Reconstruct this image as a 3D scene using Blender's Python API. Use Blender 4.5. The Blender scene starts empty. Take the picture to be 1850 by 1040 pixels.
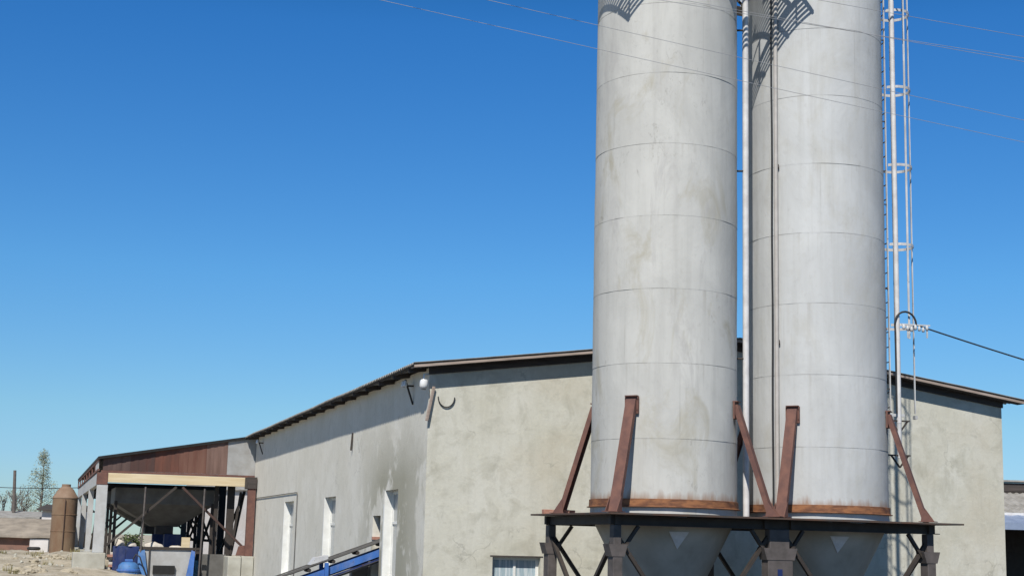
import bpy, bmesh, math, random
from mathutils import Vector, Matrix, noise
random.seed(7)
SC = bpy.context.scene
COL = SC.collection
R = math.radians
# ------------------------------------------------------------------ camera
EYE = Vector((0, 0, 3.5))
F_PX, PW, PH = 2700.0, 1850.0, 1040.0
PITCH, ROLL = math.atan(460 / F_PX), 0.025
cam_d = bpy.data.cameras.new('camera')
cam = bpy.data.objects.new('camera', cam_d)
COL.objects.link(cam)
cam.location = EYE
cam.rotation_euler = (Matrix.Rotation(math.pi/2 + PITCH, 3, 'X') @ Matrix.Rotation(ROLL, 3, 'Z')).to_euler()
cam_d.sensor_width = 36
cam_d.lens = 36 * F_PX / PW
cam_d.clip_end = 5000
SC.camera = cam
# ------------------------------------------------------------------ light
SUN_AZ = (-0.24, -0.971)           # towards the sun, horizontally
SUN_EL = R(48)
w = bpy.data.worlds.new('World'); SC.world = w; w.use_nodes = True
nt = w.node_tree
sky = nt.nodes.new('ShaderNodeTexSky'); sky.sky_type = 'NISHITA'; sky.sun_disc = False
sky.sun_elevation = SUN_EL; sky.sun_rotation = math.atan2(SUN_AZ[0], SUN_AZ[1])
sky.altitude = 0; sky.air_density = 1.0; sky.dust_density = 0.0; sky.ozone_density = 5.0
bg = nt.nodes['Background']; bg.inputs['Strength'].default_value = 0.097
hs = nt.nodes.new('ShaderNodeHueSaturation'); hs.inputs['Saturation'].default_value = 1.35
nt.links.new(sky.outputs[0], hs.inputs['Color'])
# clear spring sky: less whitening towards the horizon, deep blue higher up
tcw = nt.nodes.new('ShaderNodeTexCoord'); sxw = nt.nodes.new('ShaderNodeSeparateXYZ'); rpw = nt.nodes.new('ShaderNodeValToRGB'); mxw = nt.nodes.new('ShaderNodeMix')
mxw.data_type = 'RGBA'; mxw.blend_type = 'MULTIPLY'; mxw.inputs[0].default_value = 1
nt.links.new(tcw.outputs['Generated'], sxw.inputs[0]); nt.links.new(sxw.outputs[2], rpw.inputs[0])
SKY_STOPS = [(0.0, (.52, .72, 1.02)), (.05, (.63, .80, 1.04)), (.08, (.80, .92, 1.01)), (.172, (1.12, 1.11, 1.15)), (.334, (1.54, 1.10, 1.21)), (.5, (.6, .46, .5)), (1.0, (.28, .25, .27))]
er = rpw.color_ramp.elements
er[0].position, er[0].color = SKY_STOPS[0][0], (*SKY_STOPS[0][1], 1); er[1].position, er[1].color = SKY_STOPS[-1][0], (*SKY_STOPS[-1][1], 1)
for p_, c_ in SKY_STOPS[1:-1]:
    e_ = er.new(p_); e_.color = (*c_, 1)
nt.links.new(hs.outputs[0], mxw.inputs[6]); nt.links.new(rpw.outputs[0], mxw.inputs[7]); nt.links.new(mxw.outputs[2], bg.inputs['Color'])
sd = bpy.data.lights.new('sun', 'SUN'); sd.energy = 5.0; sd.angle = R(0.5); sd.color = (1, 0.955, 0.88)
so = bpy.data.objects.new('sun', sd); COL.objects.link(so)
sv = Vector((SUN_AZ[0]*math.cos(SUN_EL), SUN_AZ[1]*math.cos(SUN_EL), math.sin(SUN_EL)))
so.rotation_euler = sv.to_track_quat('Z', 'Y').to_euler()
so.location = (0, 0, 60)
SC.view_settings.view_transform = 'Standard'; SC.view_settings.look = 'None'
SC.view_settings.exposure = 0.0; SC.view_settings.gamma = 1
# ------------------------------------------------------------------ helpers
class Frame:
    def __init__(s, o, yaw): s.o = Vector(o); s.yaw = yaw; s.m = Matrix.Rotation(yaw, 3, 'Z')
    def w(s, p): return s.o + s.m @ Vector(p)
    def l(s, p): return s.m.transposed() @ (Vector(p) - s.o)
WORLD = Frame((0, 0, 0), 0)
HALL = Frame((-1.88, 34.85, 0), R(17.4))    # x along the gable wall, y along the long wall
SILO = Frame((3.22, 31.0, 0), R(20.5))      # x along the row of silos
INFO = {}
def tag(o, label=None, cat=None, group=None, kind=None):
    if label: o['label'] = label
    if cat: o['category'] = cat
    if group: o['group'] = group
    if kind: o['kind'] = kind
    return o
def thing(name, label, cat, frame=WORLD, loc=(0, 0, 0), group=None):
    o = bpy.data.objects.new(name, None); COL.objects.link(o)
    o.empty_display_size = 0.2
    o.location = frame.w(loc); o.rotation_euler = (0, 0, frame.yaw)
    INFO[o.name] = (frame, Vector(loc))
    return tag(o, label, cat, group)
def basis(d, up=(0, 0, 1)):
    d = Vector(d).normalized(); up = Vector(up)
    if abs(d.dot(up)) > 0.98: up = Vector((0, 1, 0)) if abs(d.y) < .9 else Vector((1, 0, 0))
    s = d.cross(up).normalized(); return d, s, s.cross(d).normalized()
class MB:
    def __init__(s): s.v = []; s.f = []; s.sm = []
    def add(s, vs, fs, smooth=False):
        b = len(s.v); s.v += [Vector(p) for p in vs]
        for f in fs: s.f.append([b+i for i in f]); s.sm.append(smooth)
        return s
    def box(s, lo, hi):
        (a, b, c), (d, e, f) = lo, hi
        return s.add([(a,b,c),(d,b,c),(d,e,c),(a,e,c),(a,b,f),(d,b,f),(d,e,f),(a,e,f)],
                     [(0,3,2,1),(4,5,6,7),(0,1,5,4),(1,2,6,5),(2,3,7,6),(3,0,4,7)])
    def bar(s, p, q, w, h, up=(0, 0, 1)):
        p, q = Vector(p), Vector(q); d, a, b = basis(q-p, up); a = a*w/2; b = b*h/2
        vs = [p-a-b, p+a-b, p+a+b, p-a+b, q-a-b, q+a-b, q+a+b, q-a+b]
        return s.add(vs, [(0,3,2,1),(4,5,6,7),(0,1,5,4),(1,2,6,5),(2,3,7,6),(3,0,4,7)])
    def channel(s, p, q, w, h, t, up=(0, 0, 1)):
        # U section: web w wide on the +up side, two flanges reaching back by h
        p, q = Vector(p), Vector(q); d, a, b = basis(q-p, up)
        sec = [(-w/2, 0), (w/2, 0), (w/2, -h), (w/2-t, -h), (w/2-t, -t), (-w/2+t, -t), (-w/2+t, -h), (-w/2, -h)]
        n = 8
        vs = [p+a*x+b*y for x, y in sec] + [q+a*x+b*y for x, y in sec]
        fs = [(i, (i+1) % n, n+(i+1) % n, n+i) for i in range(n)]
        fs += [(0,1,4,5),(1,2,3,4),(0,5,6,7),(8,13,12,9),(9,12,11,10),(8,15,14,13)]
        return s.add(vs, fs)
    def tube(s, pts, r, n=8, caps=True):
        pts = [Vector(p) for p in pts]; rs = r if isinstance(r, (list, tuple)) else [r]*len(pts)
        vs = []; fs = []
        ref = None
        for i, p in enumerate(pts):
            t = pts[min(i+1, len(pts)-1)] - pts[max(i-1, 0)]
            d, a, b = basis(t) if ref is None else (t.normalized(), None, None)
            if ref is not None:
                a = ref - d*ref.dot(d); a.normalize(); b = a.cross(d)
            ref = a
            for k in range(n):
                an = 2*math.pi*k/n; vs.append(p + (a*math.cos(an)+b*math.sin(an))*rs[i])
        for i in range(len(pts)-1):
            for k in range(n):
                fs.append((i*n+k, i*n+(k+1) % n, (i+1)*n+(k+1) % n, (i+1)*n+k))
        s.add(vs, fs, True)
        if caps:
            s.add(vs[:n], [tuple(range(n))[::-1]]); s.add(vs[-n:], [tuple(range(n))])
        return s
    def lathe(s, c, prof, n=48, smooth=True, wob=None):
        # prof: (radius, z) from bottom to top
        c = Vector(c); vs = []; fs = []
        for r, z in prof:
            for k in range(n):
                an = 2*math.pi*k/n
                rr = r + (wob(an, z) if wob else 0)
                vs.append(c + Vector((rr*math.cos(an), rr*math.sin(an), z)))
        for i in range(len(prof)-1):
            for k in range(n):
                fs.append((i*n+k, i*n+(k+1) % n, (i+1)*n+(k+1) % n, (i+1)*n+k))
        return s.add(vs, fs, smooth)
    def prism(s, poly, ext):
        n = len(poly); ext = Vector(ext); a = [Vector(p) for p in poly]; b = [p+ext for p in a]
        fs = [tuple(range(n)), tuple(range(2*n-1, n-1, -1))] + [(i, n+i, n+(i+1) % n, (i+1) % n) for i in range(n)]
        return s.add(a+b, fs)
    def build(s, name, m, parent=None, frame=WORLD, loc=None, bevel=0, recalc=True):
        if parent is not None:
            root = parent
            while root.parent: root = root.parent
            frame, off = INFO[root.name]
        else:
            off = Vector(loc) if loc is not None else Vector((sum(p.x for p in s.v)/len(s.v), sum(p.y for p in s.v)/len(s.v), min(p.z for p in s.v)))
        me = bpy.data.meshes.new(name)
        me.from_pydata([p-off for p in s.v], [], s.f)
        me.polygons.foreach_set('use_smooth', s.sm)
        if recalc:
            bm = bmesh.new(); bm.from_mesh(me); bmesh.ops.recalc_face_normals(bm, faces=bm.faces); bm.to_mesh(me); bm.free()
        me.materials.append(m)
        o = bpy.data.objects.new(name, me); COL.objects.link(o)
        if parent is not None: o.parent = parent
        else:
            o.location = frame.w(off); o.rotation_euler = (0, 0, frame.yaw); INFO[o.name] = (frame, off)
        if bevel:
            b = o.modifiers.new('bevel', 'BEVEL'); b.width = bevel; b.segments = 2; b.limit_method = 'ANGLE'; b.angle_limit = R(50)
        return o
# ------------------------------------------------------------------ materials
def mat(name): 
    m = bpy.data.materials.new(name); m.use_nodes = True; t = m.node_tree
    return m, t, t.nodes['Principled BSDF']
def nd(t, typ, **k):
    n = t.nodes.new(typ)
    for a, b in k.items(): setattr(n, a, b)
    return n
def mapped(t, scale=(1, 1, 1), loc=(0, 0, 0)):
    c = nd(t, 'ShaderNodeTexCoord'); mp = nd(t, 'ShaderNodeMapping')
    mp.inputs['Scale'].default_value = scale; mp.inputs['Location'].default_value = loc
    t.links.new(c.outputs['Object'], mp.inputs[0]); return mp.outputs[0]
def noise_n(t, vec, scale, detail=5, rough=.6, dist=0):
    n = nd(t, 'ShaderNodeTexNoise'); n.inputs['Scale'].default_value = scale; n.inputs['Detail'].default_value = detail
    n.inputs['Roughness'].default_value = rough; n.inputs['Distortion'].default_value = dist
    t.links.new(vec, n.inputs['Vector']); return n.outputs['Fac']
def ramp(t, fac, stops):
    r = nd(t, 'ShaderNodeValToRGB'); e = r.color_ramp.elements
    e[0].position, e[0].color = stops[0][0], (*stops[0][1], 1)
    e[1].position, e[1].color = stops[-1][0], (*stops[-1][1], 1)
    for p, c in stops[1:-1]:
        x = e.new(p); x.color = (*c, 1)
    t.links.new(fac, r.inputs[0]); return r.outputs[0]
def mask(t, fac, lo, hi):
    r = nd(t, 'ShaderNodeMapRange'); r.inputs[1].default_value = lo; r.inputs[2].default_value = hi
    t.links.new(fac, r.inputs[0]); return r.outputs[0]
def mix(t, fac, a, b, mode='MIX'):
    n = nd(t, 'ShaderNodeMix', data_type='RGBA', blend_type=mode)
    if isinstance(fac, (int, float)): n.inputs[0].default_value = fac
    else: t.links.new(fac, n.inputs[0])
    for i, x in ((6, a), (7, b)):
        if isinstance(x, tuple): n.inputs[i].default_value = (*x, 1)
        else: t.links.new(x, n.inputs[i])
    return n.outputs[2]
def math_n(t, op, a, b=None):
    n = nd(t, 'ShaderNodeMath', operation=op)
    for i, x in enumerate((a, b)):
        if x is None: continue
        if isinstance(x, (int, float)): n.inputs[i].default_value = x
        else: t.links.new(x, n.inputs[i])
    return n.outputs[0]
def bump(t, bs, h, strength=.3, dist=.02):
    b = nd(t, 'ShaderNodeBump'); b.inputs['Strength'].default_value = strength; b.inputs['Distance'].default_value = dist
    t.links.new(h, b.inputs['Height']); t.links.new(b.outputs[0], bs.inputs['Normal'])
def simple(name, c1, c2=None, scale=6, rough=.7, metal=0, bs_=.15, stretch=(1, 1, 1), lo=.35, hi=.65):
    m, t, b = mat(name); c2 = c2 or tuple(x*.7 for x in c1)
    v = mapped(t, stretch); n = noise_n(t, v, scale)
    t.links.new(ramp(t, n, [(lo, c1), (hi, c2)]), b.inputs['Base Color'])
    b.inputs['Roughness'].default_value = rough; b.inputs['Metallic'].default_value = metal
    if bs_: bump(t, b, noise_n(t, v, scale*6), bs_, .01)
    return m
def plaster(name, base, light, dark, warm, damp=None):
    m, t, b = mat(name); v = mapped(t)
    big = noise_n(t, v, .55, 6, .62, .4); mid = noise_n(t, v, 1.7, 7, .65, .6)
    fine = noise_n(t, v, 14, 6, .7); streak = noise_n(t, mapped(t, (3.2, 3.2, .35)), 1.0, 5, .6)
    c = mix(t, mask(t, big, .38, .62), base, light)
    c = mix(t, math_n(t, 'MULTIPLY', mask(t, mid, .48, .74), .8), c, dark)
    c = mix(t, math_n(t, 'MULTIPLY', mask(t, noise_n(t, mapped(t, (1, 1, 1), (9, 4, 2)), .45, 4, .55), .5, .66), .6), c, warm)
    c = mix(t, math_n(t, 'MULTIPLY', mask(t, streak, .52, .75), .35), c, dark)
    blot = noise_n(t, mapped(t, (1, 1, 1), (2, 7, 5)), 3.6, 8, .75, .8)
    c = mix(t, math_n(t, 'MULTIPLY', mask(t, blot, .56, .70), .4), c, tuple(x*.62 for x in base))
    c = mix(t, math_n(t, 'MULTIPLY', mask(t, noise_n(t, mapped(t, (1, 1, 1), (12, 1, 5)), 2.6, 8, .75, .5), .57, .68), .45), c, tuple(min(.72, x*1.22) for x in base))
    vo = nd(t, 'ShaderNodeTexVoronoi', feature='DISTANCE_TO_EDGE'); vo.inputs['Scale'].default_value = .55
    wv = nd(t, 'ShaderNodeVectorMath', operation='ADD'); nz = nd(t, 'ShaderNodeTexNoise'); nz.inputs['Scale'].default_value = 1.6; nz.inputs['Detail'].default_value = 6
    t.links.new(v, nz.inputs['Vector']); t.links.new(v, wv.inputs[0]); t.links.new(nz.outputs['Color'], wv.inputs[1]); t.links.new(wv.outputs[0], vo.inputs['Vector'])
    crk = math_n(t, 'MULTIPLY', mask(t, vo.outputs['Distance'], .010, .003), mask(t, noise_n(t, mapped(t, (1, 1, 1), (5, 5, 1)), .6, 3), .54, .6))
    c = mix(t, math_n(t, 'MULTIPLY', crk, .35), c, tuple(x*.4 for x in base))
    c = mix(t, math_n(t, 'MULTIPLY', mask(t, fine, .35, .75), .22), c, tuple(x*.55 for x in base))
    if damp:
        sx = nd(t, 'ShaderNodeSeparateXYZ'); t.links.new(mapped(t), sx.inputs[0])
        edge = noise_n(t, mapped(t, (.9, .55, .42), (3, 1, 0)), 1.25, 5, .6, .3)
        yv = math_n(t, 'ABSOLUTE', math_n(t, 'SUBTRACT', sx.outputs[1], 3.4))
        fall = mask(t, yv, 4.6, 1.2)
        zz = mask(t, sx.outputs[2], 6.6, 5.0)
        k = math_n(t, 'MULTIPLY', math_n(t, 'MULTIPLY', fall, zz), mask(t, edge, .44, .5))
        c = mix(t, math_n(t, 'MULTIPLY', k, .85), c, damp)
    t.links.new(c, b.inputs['Base Color']); b.inputs['Roughness'].default_value = .92
    h = math_n(t, 'ADD', math_n(t, 'MULTIPLY', mid, 1.0), math_n(t, 'MULTIPLY', fine, .35))
    bump(t, b, h, .35, .03); return m
M = {}
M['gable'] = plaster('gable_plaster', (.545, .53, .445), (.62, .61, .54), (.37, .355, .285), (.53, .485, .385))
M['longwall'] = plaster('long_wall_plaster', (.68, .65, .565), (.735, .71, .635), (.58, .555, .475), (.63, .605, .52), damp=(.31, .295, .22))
M['rearwall'] = plaster('pale_wall', (.43, .41, .40), (.50, .48, .47), (.36, .34, .33), (.42, .38, .34))
def silo_paint(name, tint, seed, patch):
    m, t, b = mat(name); v = mapped(t, (1, 1, 1), (seed, seed*.7, 0))
    big = noise_n(t, mapped(t, (1, 1, .6), (seed, 0, seed)), .8, 5, .6, .5)
    st = noise_n(t, mapped(t, (4, 4, .22), (0, seed, 0)), 1.2, 6, .6)
    fine = noise_n(t, v, 7, 7, .7)
    c = mix(t, mask(t, big, .36, .64), tint, tuple(x*.84 for x in tint))
    c = mix(t, math_n(t, 'MULTIPLY', mask(t, st, .48, .75), .45), c, (.36, .355, .33))
    c = mix(t, math_n(t, 'MULTIPLY', mask(t, noise_n(t, mapped(t, (1, 1, .5), (4, seed, 8)), 1.1, 6, .65, .8), .53, .68), patch), c, (.40, .375, .30))
    c = mix(t, math_n(t, 'MULTIPLY', mask(t, noise_n(t, mapped(t, (1.6, 1.6, .35), (seed, 7, 1)), 1.0, 6, .7, .6), .55, .66), patch*.8), c, (.43, .42, .40))
    c = mix(t, math_n(t, 'MULTIPLY', mask(t, fine, .55, .8), .3), c, (.30, .29, .27))
    spk = math_n(t, 'MULTIPLY', mask(t, noise_n(t, mapped(t, (2.2, 2.2, 1.1), (seed, 3, 9)), 3.2, 8, .75, 1.2), .56, .66), mask(t, noise_n(t, mapped(t, (1, 1, .4), (seed, 5, 2)), .9, 3), .5, .62))
    c = mix(t, math_n(t, 'MULTIPLY', spk, patch*.6), c, (.22, .205, .18))
    # welded seams: one every 1.5 m, dirty and partly hidden
    sx = nd(t, 'ShaderNodeSeparateXYZ'); t.links.new(mapped(t), sx.inputs[0])
    zz = math_n(t, 'DIVIDE', math_n(t, 'ADD', sx.outputs[2], SEAM0), 1.5)
    fr = math_n(t, 'FRACT', zz); d = math_n(t, 'MINIMUM', fr, math_n(t, 'SUBTRACT', 1.0, fr))
    line = mask(t, d, .008, .003)
    gate = mask(t, noise_n(t, mapped(t, (1.4, 1.4, .7), (1, seed, 3)), 1.3, 4), .42, .62)
    c = mix(t, math_n(t, 'MULTIPLY', math_n(t, 'MULTIPLY', line, gate), .5), c, (.12, .105, .09))
    # drips under each seam
    dr = math_n(t, 'MULTIPLY', mask(t, fr, .55, 1.0), mask(t, noise_n(t, mapped(t, (9, 9, .3), (seed, 2, 0)), 1.0, 4), .56, .72))
    c = mix(t, math_n(t, 'MULTIPLY', dr, .35), c, (.30, .27, .22))
    # upright weld of each course, staggered
    an = math_n(t, 'ARCTAN2', sx.outputs[1], sx.outputs[0])
    co = math_n(t, 'FLOOR', zz)
    a2 = math_n(t, 'FRACT', math_n(t, 'ADD', math_n(t, 'DIVIDE', an, 2.0944), math_n(t, 'MULTIPLY', co, .37)))
    pl = nd(t, 'ShaderNodeTexWhiteNoise', noise_dimensions='2D'); cb = nd(t, 'ShaderNodeCombineXYZ')
    t.links.new(math_n(t, 'FLOOR', math_n(t, 'ADD', math_n(t, 'ADD', math_n(t, 'DIVIDE', an, 2.0944), math_n(t, 'MULTIPLY', co, .37)), .5)), cb.inputs[0])
    t.links.new(math_n(t, 'ADD', co, seed), cb.inputs[1]); t.links.new(cb.outputs[0], pl.inputs['Vector'])
    c = mix(t, math_n(t, 'MULTIPLY', pl.outputs['Value'], .28), c, tuple(x*.72 for x in tint))
    vl = mask(t, math_n(t, 'ABSOLUTE', math_n(t, 'SUBTRACT', a2, .5)), .006, .002)
    c = mix(t, math_n(t, 'MULTIPLY', math_n(t, 'MULTIPLY', vl, gate), .22), c, (.2, .19, .17))
    # rust creeping up from the bottom ring
    rb = math_n(t, 'MULTIPLY', mask(t, math_n(t, 'ADD', sx.outputs[2], math_n(t, 'MULTIPLY', noise_n(t, mapped(t, (5, 5, .6), (seed, 1, 1)), 1.2, 5), -.5)), .19, .02), .7)
    rb = math_n(t, 'MULTIPLY', rb, mask(t, sx.outputs[2], .12, .16))
    c = mix(t, rb, c, (.26, .13, .06))
    t.links.new(c, b.inputs['Base Color']); b.inputs['Roughness'].default_value = .8
    h = math_n(t, 'ADD', math_n(t, 'MULTIPLY', big, 2.0), math_n(t, 'MULTIPLY', fine, .06))
    bump(t, b, h, .25, .05); return m
SEAM0 = -4.12 + 0.0 + 4.12 - 0.0   # object z is measured from the silo's base
BASE_Z = 4.12
SEAM0 = (BASE_Z - 4.10) % 1.5
M['silo_a'] = silo_paint('weathered_silo_paint', (.575, .57, .535), 1.7, .95)
M['silo_b'] = silo_paint('grey_silo_paint', (.575, .585, .58), 6.3, .35)
M['rust'] = simple('rust_brown_steel', (.175, .082, .06), (.115, .055, .045), 5, .8)
M['rustdark'] = simple('dark_brown_steel', (.075, .04, .032), (.05, .03, .025), 5, .8)
M['rustring'] = simple('orange_rust', (.30, .13, .055), (.13, .055, .03), 3, .85, stretch=(1, 1, 4), lo=.4, hi=.6)
M['rustsheet'] = simple('rusty_sheet', (.085, .036, .026), (.17, .10, .078), 1.1, .75, stretch=(2.5, 2.5, .35))
M['greysheet'] = simple('galvanised_sheet', (.42, .42, .41), (.34, .33, .31), 2.5, .5, .2)
M['darksteel'] = simple('dark_steel', (.050, .040, .033), (.034, .026, .021), 5, .7)
M['purplesteel'] = simple('dark_painted_column', (.115, .098, .092), (.07, .06, .055), 4, .7)
M['deck'] = simple('deck_plate', (.055, .05, .045), (.10, .05, .03), 3, .8)
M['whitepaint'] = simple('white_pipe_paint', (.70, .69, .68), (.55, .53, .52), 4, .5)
M['beigepipe'] = simple('beige_pipe_paint', (.50, .47, .44), (.42, .39, .36), 4, .55)
M['galv'] = simple('galvanised_steel', (.62, .63, .65), (.48, .48, .48), 6, .45, .3)
M['cable'] = simple('black_cable', (.018, .018, .02), (.03, .03, .03), 8, .6)
M['wire'] = simple('aluminium_wire', (.42, .43, .45), (.34, .34, .35), 8, .45, .3)
M['slate'] = simple('asbestos_slate', (.36, .35, .33), (.22, .21, .19), 2.2, .9)
M['darkwood'] = simple('dark_fascia_wood', (.075, .06, .055), (.04, .034, .03), 3, .85, stretch=(.4, .4, 5))
M['palewood'] = simple('pinkish_verge_board', (.42, .34, .29), (.28, .22, .18), 3, .8, stretch=(.4, .4, 6))
M['beam'] = simple('yellow_timber', (.68, .57, .38), (.58, .46, .28), 1.5, .75, stretch=(.5, 3, 6))
M['concrete'] = simple('concrete_block', (.47, .46, .40), (.36, .345, .29), 1.6, .92, bs_=.3)
M['post'] = simple('grey_concrete_post', (.48, .49, .49), (.40, .40, .39), 2.5, .85)
M['hopper'] = simple('grey_hopper_steel', (.155, .15, .14), (.10, .095, .085), 2, .7)
M['cone'] = simple('grey_cone_paint', (.44, .41, .355), (.33, .305, .255), 1.6, .7)
def machine(name, col, dust=.5):
    m, t, b = mat(name); v = mapped(t)
    c = mix(t, mask(t, noise_n(t, v, 2.2, 5), .35, .65), col, tuple(x*.7 for x in col))
    c = mix(t, math_n(t, 'MULTIPLY', mask(t, noise_n(t, mapped(t, (1, 1, .5), (3, 1, 2)), 3.0, 7, .7), .48, .68), dust), c, (.30, .28, .25))
    c = mix(t, mask(t, noise_n(t, v, 9, 6, .7), .64, .68), c, (.10, .05, .035))
    t.links.new(c, b.inputs['Base Color']); b.inputs['Roughness'].default_value = .6
    bump(t, b, noise_n(t, v, 20, 4), .15, .01); return m
M['blue'] = machine('blue_machine_paint', (.048, .16, .49), .3)
M['galv'] = machine('weathered_galvanised_steel', (.60, .605, .61), .25)
M['blued'] = machine('dark_blue_paint', (.012, .03, .13), .15)
M['bluel'] = machine('light_blue_paint', (.065, .20, .47), .3)
M['belt'] = simple('grey_rubber_belt', (.13, .125, .12), (.09, .085, .08), 5, .8)
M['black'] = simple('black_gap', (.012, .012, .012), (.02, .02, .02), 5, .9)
M['whiteframe'] = simple('white_window_paint', (.78, .78, .75), (.66, .66, .62), 3, .6)
M['brick'] = simple('red_brick', (.36, .16, .11), (.44, .26, .2), 9, .9)
M['cream'] = simple('whitish_sack', (.62, .57, .5), (.48, .43, .36), 6, .9)
M['dirt'] = None
def ground_mat():
    m, t, b = mat('dusty_ground'); v = mapped(t)
    n1 = noise_n(t, v, .12, 6, .6); n2 = noise_n(t, v, 1.3, 8, .7); n3 = noise_n(t, v, 9, 6, .7)
    c = ramp(t, n1, [(.35, (.47, .42, .33)), (.65, (.38, .335, .255))])
    c = mix(t, math_n(t, 'MULTIPLY', mask(t, n2, .46, .62), .75), c, (.21, .18, .125))
    c = mix(t, math_n(t, 'MULTIPLY', mask(t, noise_n(t, mapped(t, (1, 1, 1), (40, 3, 1)), .7, 8, .75, .6), .52, .62), .7), c, (.50, .46, .39))
    c = mix(t, math_n(t, 'MULTIPLY', mask(t, n3, .55, .75), .5), c, (.52, .48, .41))
    sx = nd(t, 'ShaderNodeSeparateXYZ'); t.links.new(v, sx.inputs[0])
    low_bounce = mask(t, math_n(t, 'ADD', sx.outputs[0], math_n(t, 'MULTIPLY', noise_n(t, v, .2, 4), 5)), -11.5, -9.5)  # unseen near ground made dark to cut light bounced into the shadows
    c = mix(t, low_bounce, c, ramp(t, n2, [(.4, (.055, .053, .05)), (.7, (.095, .088, .078))]))
    t.links.new(c, b.inputs['Base Color']); b.inputs['Roughness'].default_value = .95
    bump(t, b, math_n(t, 'ADD', n2, math_n(t, 'MULTIPLY', n3, .4)), .6, .12); return m
M['ground'] = ground_mat()
def glass_mat():
    m, t, b = mat('window_glass'); v = mapped(t, (9, 9, .6))
    t.links.new(ramp(t, noise_n(t, v, 1.4, 3), [(.35, (.55, .6, .62)), (.5, (.3, .4, .45)), (.65, (.62, .66, .68))]), b.inputs['Base Color'])
    b.inputs['Roughness'].default_value = .25; return m
M['pane'] = glass_mat()
M['paneg'] = simple('dull_glass', (.42, .43, .42), (.34, .35, .34), 2, .3)
M['tank'] = simple('rusty_tank_steel', (.165, .095, .055), (.215, .15, .095), 1.6, .85, stretch=(1, 1, .5))
M['tankcone'] = simple('dusty_rust_cone', (.27, .19, .135), (.20, .13, .085), 2, .85)
M['leaf_hazed'] = simple('pale_leaf_with_haze', (.36, .40, .31), (.26, .30, .22), 3, .8, bs_=0)  # pale spring leaf, colour lightened further for distance haze
M['clod'] = simple('sandy_clod', (.42, .37, .285), (.33, .285, .205), 3, .95, bs_=.3)
M['drygrass'] = simple('dry_grass', (.30, .25, .12), (.20, .19, .08), 3, .9, bs_=0)
M['leaf'] = simple('green_leaf', (.10, .13, .045), (.06, .085, .03), 3, .8, bs_=0)
M['bark'] = simple('grey_bark', (.15, .125, .11), (.10, .085, .075), 5, .9)
M['whitewall'] = simple('whitewashed_wall', (.66, .63, .61), (.55, .52, .5), 1.5, .9)
M['redwall'] = simple('red_brown_wall', (.22, .12, .09), (.15, .09, .07), 2, .9)
M['oldroof'] = simple('dusty_old_roof', (.36, .31, .25), (.22, .19, .155), 1.2, .9, bs_=.3)
M['bluemetal'] = simple('blue_roof_sheet', (.25, .31, .43), (.19, .24, .35), 3, .45)
M['porcelain'] = simple('white_porcelain', (.75, .75, .74), (.68, .68, .67), 4, .25)
M['rubber'] = simple('tyre_rubber', (.02, .02, .02), (.035, .033, .03), 7, .8)

# ================================================================== setting: ground
def ground_h(x, y):
    def ss(a, b, t):
        t = max(0, min(1, (t-a)/(b-a))); return t*t*(3-2*t)
    h = 2.05 * ss(-9, -17, x) * ss(26, 46, y)
    h += .35 * ss(58, 66, y) * ss(-12, -19, x) * ss(92, 76, y)
    h += 1.0 * ss(34, 60, y) * ss(-2, -9, x) * (1-ss(-9, -17, x))
    h *= 1 - .45*ss(110, 200, y)
    a = max(0, min(1, (abs(x)+abs(y))/400))
    h += (.24*noise.noise((x*.3, y*.3, 0)) + .13*noise.noise((x*.8, y*.8, 5)) + .09*abs(noise.noise((x*1.9, y*1.9, 9)))) * ss(-9, -14, x)
    return h + 3*a*noise.noise((x*.006, y*.006, 2)) * ss(150, 500, abs(y)+abs(x))
# finer cells where the bank is in view
xs = [-3000, -1500, -700, -350, -200, -130, -90, -70, -56] + [-48 + .6*i for i in range(30)] + [-30 + .22*i for i in range(82)] + [-11.9 + .6*i for i in range(15)] + [-2.5 + 2.5*i for i in range(14)] + [40, 60, 90, 150, 300, 700, 1500, 3000]
ys = [-1500, -500, -150, -60, -25, -10, 0, 8, 16, 22, 26] + [30 + .5*i for i in range(20)] + [40 + .3*i for i in range(115)] + [75 + .6*i for i in range(30)] + [95, 100, 108, 118, 130, 150, 180, 230, 300, 450, 800, 1600, 3500]
g = MB(); nx = len(xs)
g.add([(x, y, ground_h(x, y)) for y in ys for x in xs],
      [(j*nx+i, j*nx+i+1, (j+1)*nx+i+1, (j+1)*nx+i) for j in range(len(ys)-1) for i in range(nx-1)], True)
tag(g.build('ground', M['ground'], loc=(0, 0, 0), recalc=False), kind='structure')

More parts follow.
